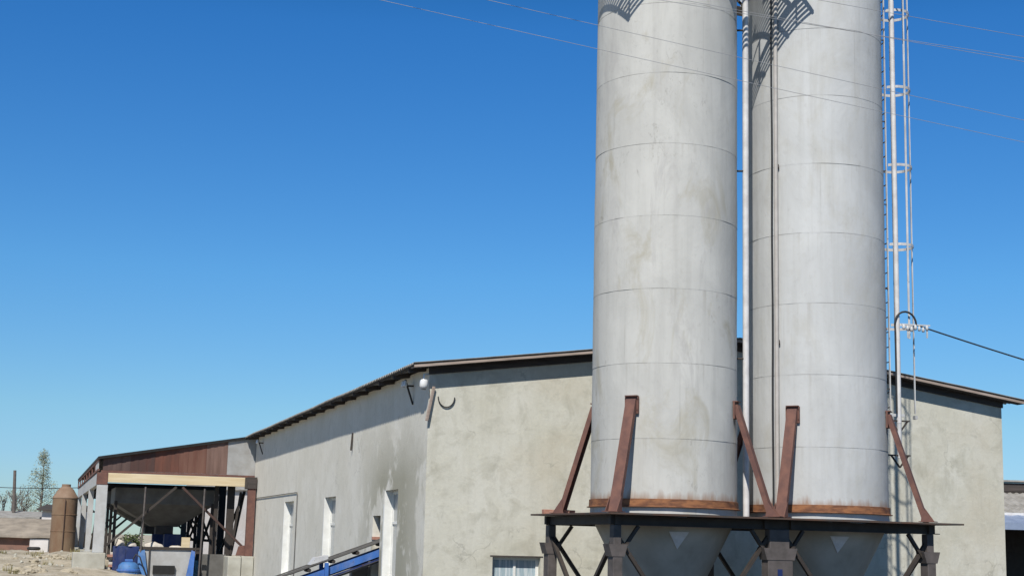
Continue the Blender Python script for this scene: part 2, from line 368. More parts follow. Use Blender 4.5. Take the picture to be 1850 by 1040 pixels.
# ================================================================== hall
HW, HL, EZ, AZ = 15.64, 28.45, 7.5, 8.55      # width, length, eave and ridge heights
hall = thing('plastered_hall', 'long low gabled hall with blotchy grey plaster walls behind the silos', 'hall', HALL, (0, 0, 0))
def roof_z(u): return EZ + (AZ-EZ)*(1-abs(u-HW/2)/(HW/2))
def wall_grid(mb, axis, pos, a0, a1, z0, z1, holes, depth, top=None):
    # outer sheet of a wall with rectangular holes and their reveals; axis 'u' runs along x, 'v' along y
    P = (lambda a, z, d: (a, pos+d, z)) if axis == 'u' else (lambda a, z, d: (pos+d, a, z))
    ca = sorted({a0, a1, *[h[0] for h in holes], *[h[1] for h in holes]})
    cz = sorted({z0, z1, *[h[2] for h in holes], *[h[3] for h in holes]})
    for i in range(len(ca)-1):
        for j in range(len(cz)-1):
            am, zm = (ca[i]+ca[i+1])/2, (cz[j]+cz[j+1])/2
            if any(h[0] < am < h[1] and h[2] < zm < h[3] for h in holes): continue
            mb.add([P(ca[i], cz[j], 0), P(ca[i+1], cz[j], 0), P(ca[i+1], cz[j+1], 0), P(ca[i], cz[j+1], 0)], [(0, 1, 2, 3)])
    for h in holes:
        a, b, c, d = h[:4]; dp = h[4] if len(h) > 4 else depth
        for q in ((a, c, a, d), (b, c, b, d), (a, c, b, c), (a, d, b, d)):
            mb.add([P(q[0], q[1], 0), P(q[2], q[3], 0), P(q[2], q[3], dp), P(q[0], q[1], dp)], [(0, 1, 2, 3)])
WIN_L = [(2.75, 4.2), (10.8, 12.6), (18.4, 20.4)]
GAP = (4.62, 5.55, 2.4, 4.12)
lw = MB()
wall_grid(lw, 'v', 0, 0, HL, -.5, EZ, [(a, b, 2.15, 4.75, .22) for a, b in WIN_L] + [(*GAP, .38)], .3)
lwo = lw.build('side_wall', M['longwall'], hall, recalc=False)
gw = MB()
GWIN = (1.66, 2.84, 1.9, 3.18)
wall_grid(gw, 'u', 0, 0, HW, -.5, EZ, [(*GWIN, .2)], .2)
gw.add([(0, 0, EZ), (HW, 0, EZ), (HW/2, 0, AZ)], [(0, 1, 2)])
gw.build('gable_wall', M['gable'], hall, recalc=False)
rw = MB()
rw.add([(HW, 0, -.5), (HW, HL, -.5), (HW, HL, EZ), (HW, 0, EZ)], [(0, 1, 2, 3)])
rw.add([(0, HL, -.5), (0, HL, EZ), (HW/2, HL, AZ), (HW, HL, EZ), (HW, HL, -.5)], [(0, 1, 2, 3, 4)])
rw.build('rear_wall', M['longwall'], hall, recalc=False)
# corrugated roof, two slopes
OE, OG = .48, .40
rf = MB()
per = .19; nper = int((HL+OG+.3)/per); seg = 6
ysr = [-OG + per*k/seg for k in range(nper*seg+1)]
nu = 9
for side in (0, 1):
    vs = []; 
    for i in range(nu+1):
        u = (-OE + (HW/2+OE)*i/nu) if side == 0 else (HW+OE - (HW/2+OE)*i/nu)
        uu = u
        sag = .02*noise.noise((u*.5, 3, side))
        for y in ysr:
            z = EZ+.10 + (AZ-EZ)*(1-abs(uu-HW/2)/(HW/2)) + .027*math.cos(2*math.pi*y/per) + sag + .03*noise.noise((u*.3, y*.25, 1))
            vs.append((u, y, z))
    n = len(ysr); b = len(vs)
    vs2 = vs + [(p[0], p[1], p[2]-.014) for p in vs]
    fs = [(i*n+j, i*n+j+1, (i+1)*n+j+1, (i+1)*n+j) for i in range(nu) for j in range(n-1)]
    fs += [(b+i*n+j, b+(i+1)*n+j, b+(i+1)*n+j+1, b+i*n+j+1) for i in range(nu) for j in range(n-1)]
    fs += [(j, b+j, b+j+1, j+1) for j in range(n-1)]
    fs += [(i*n, (i+1)*n, b+(i+1)*n, b+i*n) for i in range(nu)]
    rf.add(vs2, fs)
roof = rf.build('roof', M['slate'], hall, recalc=False)
# verge boards: a pale strip under the sheets, a dark deep board behind it
vb = MB()
for u0, u1 in ((-OE+.02, HW/2), (HW/2, HW+OE-.02)):
    vb.prism([(u0, -OG+.03, roof_z(u0)+.005), (u1, -OG+.03, roof_z(u1)+.005), (u1, -OG+.03, roof_z(u1)+.065), (u0, -OG+.03, roof_z(u0)+.065)], (0, .03, 0))
vb.build('verge_board', M['palewood'], hall)
fb = MB()
for u0, u1 in ((-.02, HW/2), (HW/2, HW+.02)):
    fb.prism([(u0, -.05, roof_z(u0)-.16), (u1, -.05, roof_z(u1)-.16), (u1, -.05, roof_z(u1)+.04), (u0, -.05, roof_z(u0)+.04)], (0, .046, 0))
fb.build('gable_fascia', M['darkwood'], hall)
sf = MB()
for u0, u1 in ((-OE+.02, HW/2), (HW/2, HW+OE-.02)):
    sf.prism([(u0, -OG+.062, roof_z(u0)), (u1, -OG+.062, roof_z(u1)), (u1, -OG+.062, roof_z(u1)+.03), (u0, -OG+.062, roof_z(u0)+.03)], (0, OG-.115, 0))
sf.build('gable_soffit', M['darkwood'], hall)
for k in range(18):
    y = .35 + 1.62*k
    MB().bar((-OE+.06, y, roof_z(-OE)+.0), (.0, y, roof_z(0)-.0), .07, .11).build('rafter_end', M['darkwood'], hall)
pur = MB(); pur.bar((-OE+.1, -.3, roof_z(-OE)+.065), (-OE+.1, HL, roof_z(-OE)+.065), .06, .05); pur.build('eave_batten', M['darkwood'], hall)
# windows of the long wall
for a, b in WIN_L:
    f = MB(); d = .2
    f.box((d, a, 2.15), (d+.06, a+.09, 4.75)); f.box((d, b-.09, 2.15), (d+.06, b, 4.75))
    f.box((d, a+.09, 4.66), (d+.06, b-.09, 4.75)); f.box((d, a+.09, 2.15), (d+.06, b-.09, 2.24))
    f.box((d, (a+b)/2-.04, 2.24), (d+.06, (a+b)/2+.04, 4.66)); f.box((d, a+.09, 3.9), (d+.055, (a+b)/2-.04, 3.97)); f.box((d, (a+b)/2+.04, 3.9), (d+.055, b-.09, 3.97))
    wo = f.build('window', M['whiteframe'], hall)
    MB().box((d+.03, a+.09, 2.24), (d+.036, b-.09, 4.66)).build('pane', M['paneg'], wo)
    r_ = MB()   # whitewashed reveals, proud of the rough plaster edge
    r_.box((-.012, b-.02, 2.15), (d, b+.003, 4.75)); r_.box((-.03, a-.05, 2.09), (d, b+.05, 2.153))
    r_.build('sill', M['whiteframe'], wo)
    MB().box((-.004, b+.003, 2.1), (.004, b+.13, 4.4)).build('reveal_strip', M['whiteframe'], wo)
# window of the gable
a, b, c, d = GWIN
f = MB(); y0 = .16
f.box((a, y0, c), (a+.07, y0+.06, d)); f.box((b-.07, y0, c), (b, y0+.06, d)); f.box((a+.07, y0, d-.07), (b-.07, y0+.06, d)); f.box((a+.07, y0, c), (b-.07, y0+.06, c+.07))
f.box(((a+b)/2-.03, y0, c+.07), ((a+b)/2+.03, y0+.06, d-.07))
wo = f.build('window', M['whiteframe'], hall)
MB().box((a+.07, y0+.03, c+.07), (b-.07, y0+.036, d-.07)).build('pane', M['pane'], wo)
MB().box((a-.06, -.006, d), (b+.06, .0-.0005, d+.03)).build('lintel', M['darkwood'], wo)
# broken brick edge of the hole for the conveyor
be = MB(); ya, yb, za, zb = GAP
for k in range(12):
    z = za + .1*k + .8*0
    if z > zb-.32: break
    L = random.uniform(.05, .3)
    if z > 3.45:
        be.box((-.01 if k % 2 else .02, yb-L*.9, z), (.33, yb+.0-.003, z+.075))
be.build('brick_edge', M['brick'], hall)
# inside darkness is plain: a floor slab only
MB().box((.2, .2, .3), (HW-.2, HL-.2, .4)).build('floor_slab', M['darksteel'], hall)

# ------------------------------------------------------------------ fittings on the hall
cs = thing('security_camera', 'small white dome security camera under the eave at hall corner', 'camera', HALL, (-.16, -.12, 7.0))
MB().lathe((-.16, -.12, 7.0), [(.001, -.03), (.06, -.02), (.1, .04), (.098, .1), (.098, .17), (.085, .2)], 20).lathe((-.16,-.12,7.0), [(.09, .2), (.001, .21)], 20).build('dome', M['porcelain'], cs)
MB().tube([(-.16, -.12, 7.2), (-.16, -.12, 7.32), (-.02, -.0, 7.34)], .025).build('bracket', M['porcelain'], cs)
MB().lathe((-.16, -.12, 7.0), [(.001, -.05), (.05, -.04), (.062, -.021)], 16).build('lens_cover', M['paneg'], cs)
lc = MB(); pts = []
for k in range(13):
    a_ = math.pi + math.pi*k/12
    pts.append((.42+.2*math.cos(a_), -.03, 6.83+.24*math.sin(a_)))
tag(lc.tube(pts, .014, 6).build('hanging_cable', M['cable'], frame=HALL), 'black cable hanging in a U loop on the gable near the corner', 'cable')
tag(MB().bar((.1, -.06, 7.05), (-.06, -.1, 6.25), .06, .05).build('wooden_batten', M['palewood'], frame=HALL), 'slanted wooden batten fixed at the hall corner under the dome camera', 'batten')
for k, (y, lab) in enumerate(((1.5, 'dark eave bracket with white insulators close to the dome camera'), (26.5, 'eave bracket with insulators at the far end beside the rusty shed'))):
    br = thing('insulator_bracket', lab, 'bracket', HALL, (-.02, y, 6.8), 'insulator brackets under the eave')
    MB().bar((-.01, y, 6.75), (-.22, y, 7.35), .04, .04).bar((-.01, y, 7.2), (-.25, y, 7.2), .04, .04).build('arm', M['darksteel'], br)
    for dy in (-.09, .12):
        MB().lathe((-.24, y+dy, 7.16), [(.001, 0), (.04, .01), (.055, .05), (.035, .08), (.045, .12), (.02, .16), (.001, .165)], 12).build('insulator', M['porcelain'], br)
tag(MB().tube([(-.03, 28.2, 5.03), (-.03, 17.7, 5.03), (-.03, 17.6, 4.95), (-.03, 17.6, 2.0)], .017, 6).build('conduit', M['hopper'], frame=HALL), 'thin grey conduit running along long wall above the farthest window', 'conduit')
for k, y in enumerate((8.6,)):
    tag(MB().bar((-.02, y, 6.5), (-.05, y, 6.0), .05, .04).build('iron_strap', M['darksteel'], frame=HALL), 'short dark iron strap on the long wall below the eave shadow', 'strap')

# ================================================================== silos
SR = 1.5
def silo(name, label, cx, paint, r, braces, group):
    t = thing(name, label, 'silo', SILO, (cx, 0, BASE_Z), group)
    sh = MB(); sd_ = cx*3.3
    z = BASE_Z + .02; k = 0
    edges = [BASE_Z+.02, 5.60, 7.10, 8.60, 10.10, 11.60, 13.10, 14.60, 16.1]
    for i in range(len(edges)-1):
        z0, z1 = edges[i], edges[i+1]; prof = []
        for q in range(13):
            f_ = q/12; prof.append((r + .002*(1-f_), z0 + (z1-z0)*f_))
        sh.lathe((cx, 0, 0), prof, 120, True, lambda an, zz: .009*noise.noise((math.cos(an)*1.6+sd_, math.sin(an)*1.6, zz*.7)) + .005*noise.noise((math.cos(an)*4.5+sd_, math.sin(an)*4.5, zz*2.1)))
        sh.lathe((cx, 0, 0), [(r-.012, z0), (r+.002, z0)], 120, False)
    sh.build('shell', paint, t, recalc=False)
    top = MB(); top.lathe((cx, 0, 0), [(r+.03, 16.1), (.5, 16.75), (.5, 17.2), (.001, 17.25)], 48); top.build('roof_cone', M['galv'], t)
    ring = MB(); ring.lathe((cx, 0, 0), [(r+.008, 4.26), (r+.075, 4.265), (r+.075, 4.275), (r+.03, 4.285), (r+.028, 4.42), (r+.008, 4.425)], 96, False); ring.build('rusty_ring', M['rustring'], t)
    cone = MB(); cone.lathe((cx, 0, 0), [(.22, 1.55), (.9, 2.92), (.905, 2.94), (r-.02, BASE_Z-.05)], 64); cone.build('hopper_cone', M['cone'], t)
    MB().lathe((cx, 0, 0), [(.2, 1.1), (.2, 1.55)], 24).lathe((cx, 0, 0), [(.001, 1.1), (.3, 1.1), (.3, 1.16), (.2, 1.16)], 24, False).build('outlet', M['darksteel'], t)
    # pale triangle added on the cone front for a patch of sunlight
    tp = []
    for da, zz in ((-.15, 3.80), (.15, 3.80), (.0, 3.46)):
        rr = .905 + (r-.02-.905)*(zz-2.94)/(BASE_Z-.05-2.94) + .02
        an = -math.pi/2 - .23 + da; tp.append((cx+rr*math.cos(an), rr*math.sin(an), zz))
    MB().prism(tp, (0, -.01, 0)).build('sun_patch_triangle', M['whitepaint'], t)
    for an_deg in braces:
        an = R(an_deg); c_, s_ = math.cos(an), math.sin(an)
        p = Vector((cx + 2.31*c_, 2.31*s_, BASE_Z+.02)); q = Vector((cx + (r+.09)*c_, (r+.09)*s_, 6.38))
        bo = MB().channel(p, q, .215, .10, .02, up=(c_, s_, .3)).build('brace', M['rust'], t)
        ta = Vector((-s_, c_, 0)); n_ = Vector((c_, s_, 0)); cc = Vector((cx + (r+.05)*c_, (r+.05)*s_, 6.29))
        bp_m = MB().prism([cc-ta*.15-Vector((0,0,.2)), cc+ta*.15-Vector((0,0,.2)), cc+ta*.15+Vector((0,0,.14)), cc-ta*.15+Vector((0,0,.14))], n_*.02-n_*.055).bar(cc+Vector((0,0,.15))-ta*.13, cc+Vector((0,0,.15))+ta*.13, .1, .02)
        for bt in (-1, 1):
            for bz in (-.14, .08): bp_m.tube([cc+ta*.127*bt+Vector((0,0,bz))-n_*.03, cc+ta*.127*bt+Vector((0,0,bz))+n_*.0], .02, 6)
        bp_m.build('bracket_plate', M['rust'], bo)
        MB().prism([p-ta*.17-n_*.18, p+ta*.17-n_*.18, p+ta*.17+n_*.16, p-ta*.17+n_*.16], (0, 0, .015)).build('foot_plate', M['rust'], bo)
        for sg in (-1, 1): MB().prism([p+ta*.115*sg+Vector((0,0,.015))-n_*.14, p+ta*.115*sg+Vector((0,0,.015))+n_*.1, p+ta*.115*sg+Vector((0,0,.3))-n_*.1], ta*.012*sg).build('gusset', M['rust'], bo)
    return t
SX2 = 3.67
GRP = 'cement silos on the steel deck'
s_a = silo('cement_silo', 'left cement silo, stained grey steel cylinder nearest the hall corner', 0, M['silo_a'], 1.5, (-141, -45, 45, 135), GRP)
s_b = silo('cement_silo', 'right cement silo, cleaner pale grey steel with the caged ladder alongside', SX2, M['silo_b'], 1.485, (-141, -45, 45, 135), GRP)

fr = thing('silo_support_frame', 'dark steel deck on columns carrying the two silos', 'support frame', SILO, (SX2/2, 0, 0))
DX0, DX1, DY = -2.12, SX2+2.2, 2.05
dk = MB(); NS = 48
# deck plate: a rectangle with two round holes under the silos, as strips round each hole
def deck_plate(z0, z1):
    xs_ = [(DX0, SX2/2, 0.0), (SX2/2, DX1, SX2)]
    for xa, xb, cx in xs_:
        ring = []; outer = []
        for k in range(NS):
            an = 2*math.pi*k/NS; c_, s_ = math.cos(an), math.sin(an)
            ring.append((cx+1.4*c_, 1.4*s_))
            tx = ((xb-cx) if c_ > 0 else (xa-cx))/c_ if abs(c_) > 1e-6 else 1e9
            ty = (DY if s_ > 0 else -DY)/s_ if abs(s_) > 1e-6 else 1e9
            tt = min(tx, ty); outer.append((cx+tt*c_, tt*s_))
        for (px_, py_) in ((xa, -DY), (xb, -DY), (xa, DY), (xb, DY)):
            an = math.atan2(py_, px_-cx) % (2*math.pi); k = round(an/(2*math.pi)*NS) % NS; outer[k] = (px_, py_)
        for k in range(NS):
            j = (k+1) % NS
            v8 = [(*ring[k], z0), (*outer[k], z0), (*outer[j], z0), (*ring[j], z0), (*ring[k], z1), (*outer[k], z1), (*outer[j], z1), (*ring[j], z1)]
            dk.add(v8, [(0, 3, 2, 1), (4, 5, 6, 7), (1, 2, 6, 5), (0, 4, 7, 3)])
deck_plate(BASE_Z-.035, BASE_Z)
dk.build('deck', M['deck'], fr, recalc=False)
LX = [-1.82, 1.705, SX2+1.6]; LY = 1.63
for y in (-LY, LY):
    MB().bar((-1.95, y, 3.99), (SX2+1.75, y, 3.99), .1, .17).bar((-1.9, y, 3.90), (SX2+1.85, y, 3.90), .16, .016).build('beam', M['darksteel'], fr)
for x in (LX[0], LX[1]-.3, LX[1]+.3, LX[2]):
    MB().bar((x, -LY-.12, 3.985), (x, LY+.12, 3.985), .1, .17).build('cross_beam', M['darksteel'], fr)
for x in LX:
    for y in (-LY, LY):
        wd = .2 if x != LX[1] else .56
        zt = 3.5
        lg = MB().box((x-wd*.4, y-.1, zt-.05), (x+wd*.4, y+.1, 3.89)).box((x-wd/2, y-.13, -.3), (x+wd/2, y+.13, zt)).build('leg', M['purplesteel'], fr, bevel=.012)
        MB().prism([(x-wd/2-.1, y-.14, zt+.03), (x+wd/2+.1, y-.14, zt+.03), (x+wd/2+.03, y-.14, zt-.2), (x-wd/2-.03, y-.14, zt-.2)], (0, .28, 0)).build('cap', M['purplesteel'], lg)
        for sx in (-1, 1):
            if (x == LX[0] and sx < 0) or (x == LX[2] and sx > 0): continue
            MB().bar((x+sx*wd*.3, y, 3.3), (x+sx*(wd*.3+.42), y, 3.88), .08, .06).build('knee_brace', M['darksteel'], fr)
for y in (-LY, LY):
    for xa, xb in ((LX[2], LX[1]+1.2), (LX[0], LX[1]-1.2), (LX[1]-.2, LX[0]+1.0), (LX[1]+.2, LX[2]-1.0)):
        MB().bar((xa, y+.02, 3.75), (xb, y+.02, .6), .08, .07).build('diagonal_brace', M['darksteel'], fr)
for x in (LX[0], LX[2]):
    MB().bar((x, LY, 3.7), (x, -LY, .7), .08, .07).build('diagonal_brace', M['darksteel'], fr)
    MB().bar((x, -LY, 3.7), (x, LY, .7), .08, .07).build('diagonal_brace', M['darksteel'], fr)
MB().box((SX2/2-.2, -LY-.15, 2.6), (SX2/2-.1, -LY-.131, 3.12)).build('blue_patch', M['blued'], fr)
for k, (dx, dy) in enumerate(((-.2, .06), (.1, -.05), (.3, .1))):
    x, y = -1.63+dx, 1.72+dy
    tag(MB().box((x-.12, y-.06, BASE_Z+.001), (x+.12, y+.06, BASE_Z+.1)).build('brick', M['brick'], frame=SILO, bevel=.008), 'loose pinkish brick lying at the left back corner of the deck', 'brick', 'loose bricks on the deck corner')

# top platform with railing (just above the picture; its shade falls on the silos)
tp = thing('top_walkway', 'grated steel walkway with railings round the silo tops', 'walkway', SILO, (SX2/2, 0, 16.1))
PZ = 15.98
gr = MB()
def grating(x0, x1, y0, y1, z):
    n = int((y1-y0)/.09)
    for i in range(n+1):
        y = y0+(y1-y0)*i/n; gr.bar((x0, y, z), (x1, y, z), .03, .04)
    m_ = max(1, int((x1-x0)/.6))
    for i in range(m_+1):
        x = x0+(x1-x0)*i/m_; gr.bar((x, y0, z-.035), (x, y1, z-.035), .05, .07)
grating(-2.1, SX2-1.3, -2.0, -1.55, PZ); grating(-2.1, SX2+1.3, 1.55, 2.0, PZ); grating(-2.1, -1.55, -1.5, 1.5, PZ); grating(1.55, SX2-1.55, -1.5, 1.5, PZ); pass
gr.build('grating', M['darksteel'], tp)
rl = MB()
for z in (.55, 1.05):
    rl.tube([(-2.1, -2.0, PZ+z), (SX2-1.3, -2.0, PZ+z), (SX2-1.3, -1.55, PZ+z), (SX2+1.3, -1.55, PZ+z), (SX2+1.3, 2.0, PZ+z), (-2.1, 2.0, PZ+z), (-2.1, -2.0, PZ+z)], .025, 6)
for i in range(8):
    x = -2.1 + (SX2+3.4)*i/7
    for y in (-2.0 if x < SX2-1.2 else -1.55, 2.0): rl.tube([(x, y, PZ), (x, y, PZ+1.05)], .022, 6)
rl.build('railing', M['galv'], tp)
for cx in (0, SX2):
    for an in range(0, 360, 45):
        c_, s_ = math.cos(R(an+22)), math.sin(R(an+22))
        if cx and c_ > -.3: continue
        MB().bar((cx+1.48*c_, 1.48*s_, PZ-.45), (cx+1.85*c_, 1.85*s_, PZ-.06), .05, .05).build('support_bracket', M['darksteel'], tp)

# ------------------------------------------------------------------ pipes
def pipe(name, label, pts, r, m, clamps=()):
    t = thing(name, label, 'pipe', SILO, pts[-1])
    MB().tube(pts, r, 14).build('tube', m, t)
    for a_, b_ in clamps:
        MB().tube([a_, b_], .022, 6).build('clamp', M['darksteel'], t)
    return t
PXW = 1.58
pipe('filling_pipe', 'thick white filling pipe standing in gap between the two silos', [(PXW, -.62, 16.4), (PXW, -.62, BASE_Z)], .066, M['whitepaint'],
     [((1.38, -.55, z), (PXW-.05, -.62, z)) for z in (14.55, 11.42, 7.4)])
an = R(-134-20+20); px_, py_ = SX2+1.58*math.cos(R(-153)), 1.58*math.sin(R(-153))
bp_ = pipe('vent_pipe', 'slim beige pipe running down the left face of right silo', [(px_, py_, 16.4), (px_, py_, BASE_Z)], .043, M['beigepipe'],
     [((px_+.05, py_-.01, z), (px_+.09, py_+.06, z+.1)) for z in (11.55, 7.75)])
dxs, dys = -.075, .05
tag(MB().tube([(px_+dxs, py_+dys, 16.4)] + [(px_+dxs+.006*math.sin(z*1.7), py_+dys, z) for z in [15-.8*i for i in range(14)]] + [(px_+dxs, py_+dys, BASE_Z+.0)], .02, 6).build('cable', M['cable'], frame=SILO), 'dark cable running down beside the slim beige pipe on right silo', 'cable')

# ------------------------------------------------------------------ caged ladder on the right silo
LA = R(-10)      # bearing on the silo, in the silo frame
lc_ = Vector((SX2, 0, 0)); ln = Vector((math.cos(LA), math.sin(LA), 0)); lt = Vector((-ln.y, ln.x, 0))
ld = thing('caged_ladder', 'pale galvanised ladder with safety cage up the right silo', 'ladder', SILO, lc_+ln*1.62+Vector((0, 0, 6.4)))
b0 = lc_+ln*1.60
for s in (-1, 1):
    MB().bar(b0+lt*s*.22+Vector((0,0,6.45)), b0+lt*s*.22+Vector((0,0,16.9)), .05, .02, up=ln).build('rail', M['galv'], ld)
z = 6.6
while z < 16.8:
    MB().tube([b0-lt*.22+Vector((0,0,z)), b0+lt*.22+Vector((0,0,z))], .013, 6).build('rung', M['darksteel'], ld); z += .33
for z in (7.0, 9.2, 11.1, 13.0, 14.9):
    for q in (-1, 1): MB().bar(lc_+ln*1.44+lt*q*.22+Vector((0,0,z)), b0+lt*q*.22+Vector((0,0,z)), .03, .02).build('standoff', M['darksteel'], ld)
def cage_pt(a, z): return b0 + ln*(.32+.36*math.cos(a)) + lt*.36*math.sin(a) + Vector((0, 0, z))
for z in (8.4, 10.2, 12.0, 13.8, 15.6):
    h = MB(); pts = [cage_pt(R(a), z) for a in range(-140, 141, 20)]
    for i in range(len(pts)-1):
        h.bar(pts[i], pts[i+1], .014, .06)
    h.build('cage_hoop', M['galv'], ld)
for a in (-75, 0, 75):
    MB().bar(cage_pt(R(a), 6.5 if a == 0 else 8.1), cage_pt(R(a), 16.6), .012 if a else .04, .045 if a else .02, up=ln).build('cage_strip', M['galv'], ld)
MB().bar(cage_pt(0, 6.42)-lt*.06, cage_pt(0, 6.42)+lt*.06, .06, .08).build('strip_end', M['galv'], ld)
# thick pale pipe in front of the cage
vp = b0 + ln*.13 - lt*.36
vt = thing('riser_pipe', 'thick pale riser pipe standing in front of the ladder cage', 'pipe', SILO, vp+Vector((0, 0, 5.35)))
MB().tube([vp+Vector((0,0,6.25)), vp+Vector((0,0,16.5))], .054, 14).build('tube', M['whitepaint'], vt)
MB().tube([vp+Vector((0,0,5.5)), vp+Vector((0,0,6.25))], .05, 12).build('lower_tube', M['galv'], vt)
for z in (6.3, 5.56):
    b_ = MB(); c0 = vp-ln*.28; 
    b_.bar(c0+Vector((0,0,z)), vp+ln*.24+Vector((0,0,z)), .05, .03)
    b_.bar(vp-ln*.2+Vector((0,0,z)), vp+Vector((0,0,z-.26)), .04, .03); b_.bar(vp+ln*.2+Vector((0,0,z)), vp+Vector((0,0,z-.26)), .04, .03)
    b_.build('bracket', M['darksteel'], vt)
MB().bar(vp-ln*.3+Vector((0,0,6.42)), vp+ln*.12+Vector((0,0,6.42)), .05, .06).build('tie_bar', M['galv'], vt)
# black power cable: loop on the cage, a run down the riser and the span to the right
cp = vp+Vector((0,0,8.1))
loop = [vp-ln*.08-lt*.07+Vector((0,0,z)) for z in (6.45, 6.9, 7.4, 8.2)]
for k in range(11):
    a = math.pi - math.pi*k/10*1.0
    loop.append(vp+ln*(.16+.25*math.cos(a)) - lt*.07 + Vector((0, 0, 8.4+.28*math.sin(a))))
end = loop[-1]
tag(MB().tube(loop, .022, 6).build('cable_loop', M['cable'], frame=SILO), 'black cable coiled in a loop over the ladder cage hoop', 'cable')
bo_ = MB()
for k in range(7):
    q = end + ln*(-.3+.09*k) - lt*.02 + Vector((0, 0, -.06-.02*(k % 3)))
    bo_.lathe(q, [(.001, -.06), (.03, -.05), (.035, .0), (.02, .05), (.001, .06)], 8)
    if k in (1, 6): bo_.bar(q+Vector((0,0,-.04)), q+Vector((0,0,-.22)), .03, .02)
bo_.bar(end+ln*-.34+Vector((0,0,.0)), end+ln*.32+Vector((0,0,.0)), .03, .03)
tag(bo_.build('insulator_rack', M['galv'], frame=SILO), 'small rack of insulators where the black cable leaves ladder cage', 'insulators')
E_w = SILO.w(end)
def px_at(x, y, Y):
    d = cam.rotation_euler.to_matrix() @ Vector(((x-PW/2)/F_PX, -(y-PH/2)/F_PX, -1)); return EYE + d*(Y/d.y)
def span(p, q, sag, n=24):
    p, q = Vector(p), Vector(q); return [p.lerp(q, i/n) - Vector((0, 0, sag*4*(i/n)*(1-i/n))) for i in range(n+1)]
far = E_w + Vector((14, 3.5, -2.6))
tag(MB().tube(span(E_w, far, .25), .017, 6).build('service_cable', M['cable']), 'black service cable sloping from the ladder cage toward the right', 'cable')
pp = thing('cable_pole', 'wooden pole holding the far end of the black cable', 'pole', WORLD, (far.x, far.y, 0))

MB().tube([(far.x, far.y, -.3), (far.x, far.y, far.z+.3)], [.13, .09], 10).build('shaft', M['bark'], pp)
MB().bar((far.x-.5, far.y, far.z+.1), (far.x+.5, far.y, far.z+.1), .08, .08).build('crossarm', M['darkwood'], pp)

# ------------------------------------------------------------------ overhead wires
WL = [((670, -2), (1850, 262), 'lowest of five thin overhead wires, crossing both silos lowest'),
      ((868, -1), (1850, 222), 'second lowest thin overhead wire, above the lowest one on the silos'),
      ((1250, 2), (1850, 112), 'third overhead wire from the bottom, nearly touching its neighbour'),
      ((1230, 4), (1850, 104), 'fourth overhead wire from bottom, running close above another wire'),
      ((1481, -1), (1850, 66), 'topmost thin overhead wire, crossing only the right silo')]
for (xa, ya), (xb, yb), lab in WL:
    sl = (yb-ya)/(xb-xa)
    A = px_at(xa-900, ya-900*sl*1.05, 13.0); Bq = px_at(xb+900, yb+900*sl*.9, 15.5)
    mid = px_at((xa+xb)/2, (ya+yb)/2+6, 24)
    tag(MB().tube(span(A, Bq, .08, 40), .0025, 5).build('overhead_wire', M['wire']), lab, 'wire', 'overhead wires')

# ================================================================== conveyor into the hall
cv = thing('belt_conveyor', 'blue belt conveyor climbing into the hole in the long wall', 'conveyor', HALL, (-3, 5.0, 0))
yc = 5.05; K = math.tan(R(20.5))
def cz(u, off=0): return 3.36 + K*u + off
u0, u1 = -7.6, .9
for y in (yc-.3, yc+.3):
    MB().bar((u0, y, cz(u0, -.21)), (u1, y, cz(u1, -.21)), .05, .17).build('side_rail', M['blue'], cv)
MB().bar((u0, yc, cz(u0, .06)), (u1, yc, cz(u1, .06)), .5, .03).build('belt', M['belt'], cv)
MB().bar((u0, yc, cz(u0, -.44)), (u1, yc, cz(u1, -.44)), .5, .03).build('return_belt', M['belt'], cv)
for y in (yc-.3, yc+.3):
    MB().bar((u0, y, cz(u0, -.37)), (u1, y, cz(u1, -.37)), .05, .04).build('lower_chord', M['blued'], cv)
    MB().bar((u0, y, cz(u0, .1)), (u1, y, cz(u1, .09)), .03, .035).build('skirt_strip', M['belt'], cv)
for k in range(14):
    u = u0+.25+k*.62
    MB().tube([(u, yc-.28, cz(u, -.01)), (u, yc+.28, cz(u, -.01))], .05, 8).build('roller', M['darksteel'], cv)
for u in (-1.35, -5.2):
    for y in (yc-.37, yc+.37):
        MB().bar((u, y, -.3), (u, y, cz(u, .03)), .09, .13, up=(0, 1, 0)).build('leg', M['blue'], cv)
MB().prism([(-1.75, yc-.3, cz(-1.7, .1)), (-1.3, yc-.3, cz(-1.3, .1)), (-1.3, yc-.3, cz(-1.3, .2)), (-1.62, yc-.3, cz(-1.7, .28))], (0, .5, 0)).build('motor_cover', M['galv'], cv)
tag(MB().prism([(-.62, 5.6, -.3), (-.12, 5.6, -.3), (-.06, 5.6, 2.92), (-.48, 5.6, 2.84)], (0, .35, 0)).build('prop_column', M['hopper'], frame=HALL), 'dark tapered steel column under the conveyor against the long wall', 'column')

# ================================================================== batching shed
V0 = 28.55
shed = thing('batching_shed', 'open lean-to shed with rusty panel and yellow timber beam', 'shed', HALL, (-3, V0, 0))
UL, UR = -6.12, .10
FR = [V0, V0+9, V0+18, V0+27]
def shz(u): return 6.42 + (7.62-6.42)*(u-UL)/(0-UL)
VB = FR[-1]+.4
MB().prism([(UL-.15, V0-.25, shz(UL-.15)), (.6, V0-.09, shz(0)), (.6, V0-.09, shz(0)+.11), (UL-.15, V0-.25, shz(UL-.15)+.11)], (0, VB-V0+.3, 0)).build('roof', M['black'], shed)
